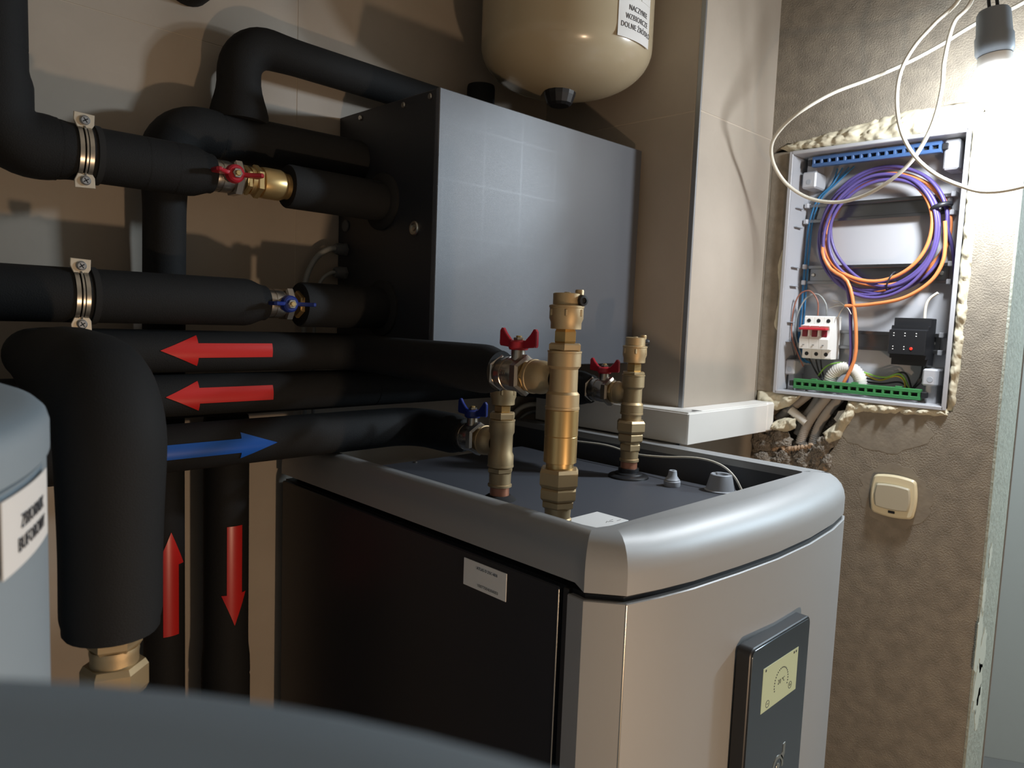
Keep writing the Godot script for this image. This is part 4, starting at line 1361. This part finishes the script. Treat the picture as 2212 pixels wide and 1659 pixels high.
	valve("ball_valve", "nickel valve with blue butterfly handle beside the shorter brass riser", V(0.761, -0.1905, -0.822), Vector3(0, 0, -1), Vector3.UP, 0.030, M.blue_handle)
	valve("ball_valve", "nickel valve with red butterfly handle beside the grommeted riser near trunking", V(1.06, -0.1275, -0.800), Vector3(0, 0, -1), Vector3.UP, 0.030, M.red_handle)
	# --- runs from the risers along the wall
	var even := func(r: float) -> Callable: return func(_s: float) -> float: return r
	var p := bent([V(0.66, -0.0705, -0.686), V(0.66, -0.0660, ZP), V(0.27, -0.0640, ZP)], 0.055, 0.008)
	insulated("insulated_pipe", "black insulated pipe from the tallest riser with the upper red arrow", p, func(s: float) -> float: return 0.0328 - 0.0036 * smoothstep(0.0, 0.28, s) - 0.0105 * (1.0 - smoothstep(-0.012, 0.032, s)), [0.30])
	p = bent([V(1.06, -0.1275, -0.857), V(1.06, -0.1270, ZP), V(0.02, -0.1270, ZP), V(0.02, -0.1270, -1.1615)], 0.055, 0.008)
	insulated("insulated_pipe", "black insulated pipe from the grommeted riser with the lower red arrow", p, func(s: float) -> float: return 0.0330 - 0.0022 * smoothstep(0.0, 0.1, s) - 0.0105 * (1.0 - smoothstep(-0.012, 0.032, s)), [0.52])
	p = bent([V(0.761, -0.1905, -0.871), V(0.761, -0.1915, -1.005), V(0.05, -0.1925, -1.005), V(0.05, -0.1925, -1.1615)], 0.05, 0.008)
	insulated("insulated_pipe", "lowest black insulated pipe from the blue valve with the blue arrow", p, func(s: float) -> float: return 0.0322 - 0.0095 * (1.0 - smoothstep(-0.012, 0.030, s)), [0.215])
	# --- fat sleeve that turns towards the camera and drops
	p = bent([V(0.2695, -0.0640, ZP), V(0.205, -0.0650, ZP), V(0.205, -0.078, -0.715), V(0.203, -0.301, -0.715)], 0.062, 0.008)
	insulated("insulated_pipe", "fat black insulated elbow dropping to a brass union beside the buffer tank", p, func(s: float) -> float: return lerpf(0.0305, 0.0465, smoothstep(0.06, 0.27, s)) - 0.004 * smoothstep(0.36, 0.52, s) - 0.009 * smoothstep(0.555, 0.592, s), [])
	var un := thing("brass_union", "large brass union below the fat black insulated elbow", "pipe fitting", "", V(0.205, -0.37, -0.715))
	var uc := Vector3(0.205, 0, -0.715)
	nut(un, "upper_nut", uc, -0.298, -0.318, 0.0235, M.brass)
	stack(un, "thread", uc, [[-0.317, 0.0205], [-0.320, 0.0212], [-0.324, 0.0205], [-0.334, 0.0205], [-0.336, 0.022]], M.brass)
	nut(un, "lower_nut", uc, -0.332, -0.362, 0.0285, M.brass)
	stack(un, "pipe_stub", uc, [[-0.360, 0.016], [-1.45, 0.016]], M.copper)
	# --- pipes of the wall box: red valve line
	p = bent([V(0.421, 0.1785, -1.022), V(0.176, 0.1775, -1.022), V(0.176, 1.05, -1.022)], 0.039, 0.006)
	insulated("insulated_pipe", "black insulated pipe with the red valve, turning up at the left", p, func(s: float) -> float: return 0.0335 - 0.008 * (1.0 - smoothstep(0.0, 0.03, s)) + 0.0045 * smoothstep(0.17, 0.20, s) * (1.0 - smoothstep(0.29, 0.31, s)), [0.052, 0.088, 0.185, 0.33])
	p = bent([V(0.5335, 0.1795, -1.0255), V(0.62, 0.1795, -1.0255), V(0.7025, 0.1795, -1.0255)], 0.05, 0.006)
	insulated("insulated_pipe", "short black insulated length between the brass coupling and the dark box", p, func(s: float) -> float: return 0.0318, [])
	valve("ball_valve", "nickel valve with red butterfly handle beside a brass coupling on the tiled wall", V(0.474, 0.178, -1.024), Vector3(-1, 0, 0), Vector3.BACK, 0.036, M.red_handle, 0.026, false)
	var cp := thing("brass_coupling", "brass check coupling between the red wall valve and the dark box", "pipe fitting", "", V(0.50, 0.1785, -1.025))
	var CF := frame(V(0.474, 0.1785, -1.025), Vector3.RIGHT)
	var b := MB.new()
	b.lathe(CF, [Vector2(0, 0), Vector2(0.0190, 0.0), Vector2(0.0190, 0.008)], 30)
	part("thread_collar", b, M.brass_bright, cp)
	b = MB.new()
	b.lathe(CF, cyl(0.0235, 0.006, 0.0165, 0.002), 6, true, PI / 6)
	part("hex_collar", b, M.brass_bright, cp)
	b = MB.new()
	b.lathe(CF, [Vector2(0.018, 0.0165), Vector2(0.0215, 0.018), Vector2(0.0222, 0.024), Vector2(0.0222, 0.046), Vector2(0.0200, 0.052), Vector2(0.0185, 0.053), Vector2(0.0185, 0.062), Vector2(0, 0.062)], 36)
	part("barrel", b, M.brass_bright, cp)
	# blue valve line
	p = bent([V(0.499, 0.0065, -1.022), V(0.2, 0.0060, -1.022), V(-0.35, 0.0060, -1.022)], 0.05, 0.006)
	insulated("insulated_pipe", "black insulated pipe with the blue wall valve, running left past the clamp", p, func(s: float) -> float: return 0.0335 - 0.009 * (1.0 - smoothstep(0.0, 0.032, s)), [0.232])
	p = bent([V(0.5535, 0.0065, -1.0215), V(0.62, 0.0065, -1.0215), V(0.7025, 0.0065, -1.0215)], 0.05, 0.006)
	insulated("insulated_pipe", "short black insulated length between the blue wall valve and the dark box", p, func(s: float) -> float: return 0.0338, [])
	valve("ball_valve", "nickel valve with blue butterfly handle on the tiled wall", V(0.5555, 0.0065, -1.022), Vector3(-1, 0, 0), Vector3.BACK, 0.037, M.blue_handle, 0.030, false)
	pipe_clamp("steel pipe clamp on the black pipe left of the red valve", 0.2605, 0.1775, -1.022, 0.0345)
	pipe_clamp("steel pipe clamp on the black pipe left of the blue valve", 0.2545, 0.0062, -1.022, 0.0345)
	# pipes behind, against the wall
	p = bent([V(0.7026, 0.252, -1.098), V(0.387, 0.247, -1.098), V(0.387, -0.20, -1.110), V(0.387, -1.48, -1.110)], 0.05, 0.01)
	insulated("insulated_pipe", "black insulated pipe bending down behind the others with an upward red arrow", p, func(s: float) -> float: return 0.0350 - 0.0065 * smoothstep(0.30, 0.42, s), [0.24])
	p = bent([V(0.495, 0.275, -1.102), V(0.495, 0.394, -1.104), V(0.990, 0.392, -1.116), V(0.990, 0.450, -1.116)], 0.05, 0.01)
	insulated("insulated_pipe", "uppermost black insulated pipe with an elbow, passing behind the dark box", p, func(s: float) -> float: return 0.0275 + 0.012 * (1.0 - smoothstep(0.0, 0.06, s)) + 0.004 * (1.0 - smoothstep(0.1, 0.2, s)), [])
	p = bent([V(0.48, -0.168, -1.108), V(0.48, -0.7, -1.108), V(0.48, -1.48, -1.108)], 0.05, 0.02)
	insulated("insulated_pipe", "vertical black insulated pipe beside the cabinet with a downward red arrow", p, func(s: float) -> float: return 0.0335 + 0.003 * smoothstep(0.36, 0.4, s), [0.42])
	p = bent([V(0.440, 1.05, -1.075), V(0.440, 0.478, -1.075), V(0.440, 0.476, -1.1615)], 0.045, 0.01)
	insulated("insulated_pipe", "black insulated elbow cut off by the top edge above the clamps", p, func(s: float) -> float: return 0.036, [])
	p = bent([V(0.610, 1.05, -1.085), V(0.610, 0.540, -1.085), V(0.610, 0.538, -1.1615)], 0.045, 0.01)
	insulated("insulated_pipe", "black insulated elbow barely seen at the top edge near the tile joint", p, func(s: float) -> float: return 0.034, [])
	# --- direction arrows
	var left := Transform3D(Basis(Vector3(0, 1, 0), Vector3(-1, 0, 0), Vector3(0, 0, 1)), V(0.506, -0.0640, ZP))   # T.y = -x, T.x = up, T.z = +z
	arrow("flow_arrow", "upper red arrow sticker pointing left on a black pipe", left, 0.0293, 0.07, 0.157, 0.05, 0.0205, 0.0097, M.red_sticker)
	left.origin = V(0.507, -0.1270, ZP)
	arrow("flow_arrow", "lower red arrow sticker pointing left on a black pipe", left, 0.0309, 0.10, 0.152, 0.045, 0.0200, 0.0105, M.red_sticker)
	var rt := Transform3D(Basis(Vector3(0, -1, 0), Vector3(1, 0, 0), Vector3(0, 0, 1)), V(0.335, -0.1925, -1.005))
	arrow("flow_arrow", "blue arrow sticker pointing right on the lowest black pipe", rt, 0.0323, -0.02, 0.160, 0.052, 0.0178, 0.0096, M.blue_sticker)
	var upT := Transform3D(Basis(Vector3(1, 0, 0), Vector3(0, 1, 0), Vector3(0, 0, 1)), V(0.387, -0.487, -1.110))
	arrow("flow_arrow", "red arrow sticker pointing up on a vertical black pipe", upT, 0.0286, 0.0, 0.156, 0.05, 0.0195, 0.0108, M.red_sticker)
	var dnT := Transform3D(Basis(Vector3(-1, 0, 0), Vector3(0, -1, 0), Vector3(0, 0, 1)), V(0.48, -0.336, -1.108))
	arrow("flow_arrow", "red arrow sticker pointing down on the vertical pipe beside the cabinet", dnT, 0.0337, 0.03, 0.158, 0.05, 0.0185, 0.0115, M.red_sticker)


# ---------------------------------------------------------------- tanks
func tanks() -> void:
	# expansion vessel above the dark box
	var c := Vector3(1.0508, 0, -0.9504)
	var t := thing("expansion_tank", "cream expansion vessel with a white label hanging above the dark box", "expansion vessel", "", V(c.x, 0.42, c.z))
	var R := 0.158
	var p := [Vector2(0.0, 0.4175)]
	for k in range(1, 13):
		var a := PI / 2 * k / 12
		p.append(Vector2(R * pow(sin(a), 0.80), 0.4175 + 0.078 * (1.0 - pow(cos(a), 1.0))))
	p.append(Vector2(R, 0.640))
	p.append_array([Vector2(R + 0.003, 0.645), Vector2(R + 0.003, 0.66), Vector2(R, 0.665), Vector2(R, 0.80)])
	for k in range(1, 9):
		var a := PI / 2 * k / 8
		p.append(Vector2(R * cos(a), 0.80 + 0.09 * sin(a)))
	var b := MB.new()
	b.lathe(at(Vector3(c.x, EY, c.z)), p, 72)
	part("shell", b, M.tank_cream, t)
	b = MB.new()
	b.lathe(at(Vector3(c.x - 0.012, EY, c.z)), [Vector2(0.0, 0.394), Vector2(0.018, 0.394), Vector2(0.0235, 0.398), Vector2(0.0285, 0.412), Vector2(0.031, 0.4245)], 14, true)
	part("valve_cap", b, M.black_plastic, t)
	b = MB.new()
	b.box(at(V(c.x, 0.70, -1.13)), Vector3(0.05, 0.24, 0.05), 0.002)
	part("wall_bracket", b, M.black_plastic, t)
	var lb := curved(Vector3(c.x, EY, c.z), R + 0.0012, -15.7, 16.5, 0.477, 0.62)
	var lab := part("label_sheet", lb, M.paper, t)
	var LT := func(y: float, deg: float) -> Transform3D:
		return Transform3D(Basis(Vector3.UP, deg_to_rad(deg)), Vector3(c.x, EY + y, c.z) + Vector3(sin(deg_to_rad(deg)), 0, cos(deg_to_rad(deg))) * (R + 0.0017))
	lettering("NACZYNIE", 0.0085, LT.call(0.5275, 2.0), M.ink, lab, R, "lettering")
	lettering("WZBIORCZE", 0.0085, LT.call(0.5125, 1.4), M.ink, lab, R, "lettering")
	lettering("DOLNE ŹRÓDŁO", 0.0085, LT.call(0.4975, 1.6), M.ink, lab, R, "lettering")
	part("label_tag", curved(Vector3(c.x, EY, c.z), R + 0.0022, 4.0, 15.0, 0.546, 0.60), M.paper, t)
	# buffer tank at the left
	c = Vector3(-0.258, 0, -0.598)
	R = 0.38
	t = thing("buffer_tank", "grey buffer tank with a white label at the left edge", "tank", "", V(c.x, -1.5, c.z))
	b = MB.new()
	b.lathe(at(Vector3(c.x, EY, c.z)), [Vector2(0, -1.49), Vector2(R - 0.002, -1.49), Vector2(R - 0.002, -0.0925), Vector2(R - 0.006, -0.0915)], 128)
	part("jacket", b, M.tank_grey, t)
	b = MB.new()
	b.lathe(at(Vector3(c.x, EY, c.z)), [Vector2(R - 0.004, -0.0910), Vector2(R, -0.0895), Vector2(R, -0.074), Vector2(R - 0.0015, -0.0685), Vector2(R - 0.006, -0.064), Vector2(R - 0.014, -0.0608), Vector2(R - 0.03, -0.059), Vector2(0, -0.057)], 128)
	part("lid", b, M.tank_grey, t)
	lab = part("label_sheet", curved(Vector3(c.x, EY, c.z), R + 0.0004, 59.0, 71.2, -0.1328, -0.0952), M.paper, t)
	for q: Array in [["ZBIORNIK", -0.1105, 65.6], ["BUFOROWY", -0.1215, 65.4]]:
		var d := deg_to_rad(q[2])
		lettering(q[0], 0.0068, Transform3D(Basis(Vector3.UP, d), Vector3(c.x, EY + q[1], c.z) + Vector3(sin(d), 0, cos(d)) * (R + 0.0008)), M.ink, lab, R, "lettering")
	# the tank the camera looks across
	c = Vector3(-0.125, 0, 0.008)
	R = 0.22
	t = thing("storage_tank", "grey round tank top blurred along the bottom edge", "tank", "", V(c.x, -1.5, c.z))
	b = MB.new()
	b.lathe(at(Vector3(c.x, EY, c.z)), [Vector2(0, -1.49), Vector2(R - 0.003, -1.49), Vector2(R - 0.003, -0.0995)], 96)
	part("jacket", b, M.tank_near, t)
	b = MB.new()
	b.lathe(at(Vector3(c.x, EY, c.z)), [Vector2(R - 0.004, -0.0995), Vector2(R, -0.0975), Vector2(R, -0.0735), Vector2(R - 0.002, -0.0675), Vector2(R - 0.008, -0.064), Vector2(R - 0.02, -0.063), Vector2(0, -0.0625)], 96)
	part("lid", b, M.tank_near, t)


func curved(o: Vector3, r: float, d0: float, d1: float, y0: float, y1: float) -> MB:   # a sheet wrapped on a cylinder, with a thin edge
	var b := MB.new()
	var g := []
	var h := []
	for y: float in [y0, y1]:
		var row := PackedVector3Array()
		var rw := PackedVector3Array()
		for k in 17:
			var a := deg_to_rad(lerpf(d0, d1, k / 16.0))
			row.append(o + Vector3(sin(a) * r, y, cos(a) * r))
			rw.append(o + Vector3(sin(a) * (r - 0.0008), y, cos(a) * (r - 0.0008)))
		g.append(row); h.append(rw)
	b.grid(g, o + Vector3(0, (y0 + y1) / 2, 0), true)
	for s in 2:
		for k in 16: b.fq(g[s][k], g[s][k + 1], h[s][k + 1], h[s][k], Vector3.DOWN if s == 0 else Vector3.UP)
	for k: int in [0, 16]:
		b.fq(g[0][k], g[1][k], h[1][k], h[0][k], (g[0][k] - g[0][8]))
	return b


# ---------------------------------------------------------------- trunking, cables, bulb, small things
func extras() -> void:
	var t := thing("cable_trunking", "white cable trunking wrapped round the foot of the tiled pier", "trunking", "", V(1.20, -0.223, -0.74))
	part("side_channel", slab(1.1785, 1.2278, -0.2228, -0.1625, -1.11, -0.7230, 0.001), M.white_plastic, t)
	part("side_cover", slab(1.1765, 1.1790, -0.2232, -0.1655, -1.108, -0.7225, 0.0008), M.white_plastic, t)
	part("front_channel", slab(1.1795, 1.500, -0.2228, -0.1625, -0.7680, -0.7230, 0.001), M.white_plastic, t)
	part("front_cover", slab(1.1775, 1.486, -0.2235, -0.1658, -0.7232, -0.7205, 0.0008), M.white_plastic, t)
	part("end_cap", slab(1.4865, 1.519, -0.2240, -0.1615, -0.7678, -0.7198, 0.0035), M.white_plastic, t)
	tag(obj("cable", wire(W([1.195, -0.190, -1.07, 1.185, -0.192, -1.118, 1.165, -0.200, -1.140, 1.145, -0.222, -1.151, 1.130, -0.25, -1.153, 1.122, -0.275, -1.153, 1.115, -0.40, -1.153]), 0.0055), M.white_cable), "upper pale cable bending down out of the trunking behind the risers", "cable")
	tag(obj("cable", wire(W([1.205, -0.205, -1.07, 1.195, -0.207, -1.116, 1.178, -0.216, -1.138, 1.160, -0.236, -1.150, 1.146, -0.262, -1.153, 1.138, -0.29, -1.153, 1.132, -0.40, -1.153]), 0.0038), M.wire_grey), "thinner grey cable bending down out of the trunking behind the risers", "cable")
	# things in the tray of the cabinet
	tag(obj("sensor_cable", wire(W([1.128, -0.250, -1.03, 1.122, -0.2439, -0.945, 1.120, -0.2399, -0.863, 1.119, -0.2456, -0.797, 1.116, -0.2410, -0.736, 1.112, -0.2305, -0.661, 1.112, -0.2340, -0.616, 1.113, -0.2497, -0.589, 1.115, -0.2735, -0.573]), 0.0019), M.white_cable), "thin white cable curving over the tray beside the two grey grommets", "cable")
	var b := MB.new()
	b.lathe(at(V(1.0636, -0.2758, -0.676)), [Vector2(0.0, 0), Vector2(0.0135, 0), Vector2(0.0140, 0.002), Vector2(0.0140, 0.0085), Vector2(0.0130, 0.0095), Vector2(0.0120, 0.0102), Vector2(0.0128, 0.0112), Vector2(0.0115, 0.0125), Vector2(0.0080, 0.0175), Vector2(0.0066, 0.0265), Vector2(0.0056, 0.0272), Vector2(0.0032, 0.0268), Vector2(0.0028, 0.022), Vector2(0, 0.022)], 32)
	tag(obj("cable_grommet", b, M.light_grey_plastic), "small grey stepped cone grommet on the dark cabinet top", "grommet")
	b = MB.new()
	b.lathe(at(V(1.103, -0.2758, -0.607)), [Vector2(0.0, 0), Vector2(0.0262, 0), Vector2(0.0265, 0.0015), Vector2(0.0240, 0.003), Vector2(0.0175, 0.0275), Vector2(0.0160, 0.0285), Vector2(0.0115, 0.0280), Vector2(0.0105, 0.024), Vector2(0, 0.024)], 40)
	tag(obj("cable_grommet", b, M.light_grey_plastic), "larger grey cone grommet at the front of the dark cabinet top", "grommet")
	b = MB.new()
	b.box(at(V(0.782, -0.2752, -0.617)), Vector3(0.082, 0.0012, 0.056), 0.0003)
	var pp := thing("paper_sheet", "white paper slip lying in the front corner of the cabinet tray", "paper", "", V(0.782, -0.2758, -0.617))
	part("sheet", b, M.paper, pp)
	b = MB.new()
	for q: Array in [[0.790, -0.602, 0.5], [0.796, -0.600, -0.4], [0.803, -0.604, 0.1], [0.811, -0.597, 0.0]]:
		b.box(Transform3D(Basis(Vector3.UP, q[2]), V(q[0], -0.2744, q[1])), Vector3(0.009, 0.0003, 0.0007), 0.0001)
	part("pen_marks", b, M.ink_grey, pp).set_meta("kind", "stuff")
	# bulb on its cord
	var lb := thing("light_bulb", "glowing white bulb hanging in a dark holder before the plaster wall", "light bulb", "", V(1.376, 0.36, -0.327))
	b = MB.new()
	var B := Transform3D(Basis(Vector3(1, 0, 0), -0.10) * Basis(Vector3(0, 0, 1), 0.03), V(1.376, 0.394, -0.327))
	b.lathe(B, [Vector2(0, -0.0310), Vector2(0.012, -0.0300), Vector2(0.024, -0.0250), Vector2(0.0335, -0.015), Vector2(0.0370, -0.003), Vector2(0.0362, 0.008), Vector2(0.0325, 0.018), Vector2(0.0255, 0.026), Vector2(0.022, 0.029), Vector2(0, 0.029)], 48)
	part("glass_globe", b, M.bulb_glow, lb)
	b = MB.new()
	b.lathe(B, [Vector2(0, 0.0295), Vector2(0.0235, 0.0295), Vector2(0.0245, 0.034), Vector2(0.0235, 0.046), Vector2(0.0225, 0.0465), Vector2(0, 0.0465)], 36)
	part("bulb_base", b, M.white_plastic, lb)
	b = MB.new()
	b.lathe(B, [Vector2(0.016, 0.0465), Vector2(0.0245, 0.047), Vector2(0.0270, 0.053), Vector2(0.0270, 0.076), Vector2(0.0250, 0.080), Vector2(0.0235, 0.112), Vector2(0.0205, 0.117), Vector2(0.004, 0.118)], 36)
	part("holder", b, M.holder, lb)
	for q: Array in [[-0.005, 1.400], [0.006, 1.412]]:
		b = MB.new()
		b.tube(smooth([B * Vector3(0, 0.114, q[0]), B * Vector3(0, 0.17, q[0]), V(1.40, 0.70, -0.345 + q[0]), V(1.40, 1.1, -0.345 + q[0])]), 0.0026, 10)
		part("cord", b, M.wire_black, lb)
	# loose white cable looping in front of the board
	tag(obj("loose_cable", wire(W([1.45, 0.60, -0.20, 1.450, 0.541, -0.316, 1.450, 0.527, -0.375, 1.440, 0.497, -0.432, 1.420, 0.472, -0.476, 1.390, 0.447, -0.525, 1.360, 0.425, -0.577, 1.335, 0.395, -0.623, 1.345, 0.374, -0.662, 1.360, 0.349, -0.688, 1.390, 0.318, -0.696, 1.420, 0.283, -0.681, 1.440, 0.256, -0.645, 1.445, 0.244, -0.597, 1.440, 0.247, -0.552, 1.430, 0.261, -0.509, 1.420, 0.286, -0.468, 1.410, 0.315, -0.441, 1.400, 0.360, -0.419, 1.390, 0.409, -0.408, 1.380, 0.451, -0.405, 1.370, 0.504, -0.393, 1.360, 0.530, -0.367, 1.35, 0.62, -0.34, 1.35, 1.1, -0.33]), 0.0034, 12), M.white_cable), "loose white cable hanging in a wide loop before the open board", "cable")
	tag(obj("loose_cable", wire(W([1.35, 1.1, -0.36, 1.36, 0.64, -0.365, 1.370, 0.548, -0.384, 1.370, 0.511, -0.421, 1.380, 0.484, -0.453, 1.390, 0.449, -0.475, 1.400, 0.402, -0.481, 1.400, 0.348, -0.469, 1.400, 0.305, -0.445, 1.400, 0.270, -0.410, 1.400, 0.246, -0.369, 1.400, 0.233, -0.331, 1.400, 0.237, -0.280, 1.40, 0.26, -0.20, 1.39, 0.33, -0.09, 1.38, 0.42, 0.05]), 0.0034, 12), M.white_cable), "loose white cable hanging in a narrow loop and leaving past the bulb", "cable")
	b = MB.new()
	b.lathe(at(V(1.4435, 0.5285, -0.3725)), [Vector2(0, -0.0062), Vector2(0.0042, -0.0048), Vector2(0.0062, 0), Vector2(0.0042, 0.0048), Vector2(0, 0.0062)], 20)
	tag(obj("cord_bead", b, M.black_plastic), "small black bead on the white cable beside the bulb holder", "bead")
	# globe lamp in the passage, outside the frame
	var hl := thing("hall_lamp", "white globe lamp hanging in the passage, outside the photo", "lamp", "", V(2.35, 0.55, 0.55))
	b = MB.new()
	b.lathe(at(V(2.35, 0.55, 0.55)), [Vector2(0, -0.09), Vector2(0.034, -0.083), Vector2(0.064, -0.064), Vector2(0.083, -0.034), Vector2(0.09, 0), Vector2(0.083, 0.034), Vector2(0.064, 0.064), Vector2(0.034, 0.083), Vector2(0, 0.09)], 40)
	part("glass_globe", b, M.cool_glow, hl)
	b = MB.new()
	b.lathe(at(V(2.35, 0.55, 0.55)), [Vector2(0, 0.086), Vector2(0.03, 0.086), Vector2(0.03, 0.115), Vector2(0.006, 0.12), Vector2(0.006, 0.55), Vector2(0, 0.55)], 24)
	part("stem", b, M.steel, hl)
	# warm work lamp on a stand, outside the frame, that lights the lower front
	var wl := thing("work_lamp", "warm work lamp on a stand in front of the cabinet, outside the photo", "lamp", "", V(0.50, -1.5, 0.35))
	b = MB.new()
	b.lathe(at(V(0.50, -1.5, 0.35)), [Vector2(0, 0), Vector2(0.14, 0), Vector2(0.14, 0.012), Vector2(0.03, 0.02), Vector2(0.012, 0.03), Vector2(0.012, 0.82), Vector2(0.02, 0.83), Vector2(0.022, 0.862), Vector2(0, 0.862)], 32)
	part("stand", b, M.black_plastic, wl)
	b = MB.new()
	b.lathe(at(V(0.50, -0.60, 0.35)), [Vector2(0, -0.036), Vector2(0.016, -0.034), Vector2(0.030, -0.020), Vector2(0.036, 0), Vector2(0.030, 0.020), Vector2(0.016, 0.034), Vector2(0, 0.036)], 32)
	part("glass_globe", b, M.warm_glow, wl)
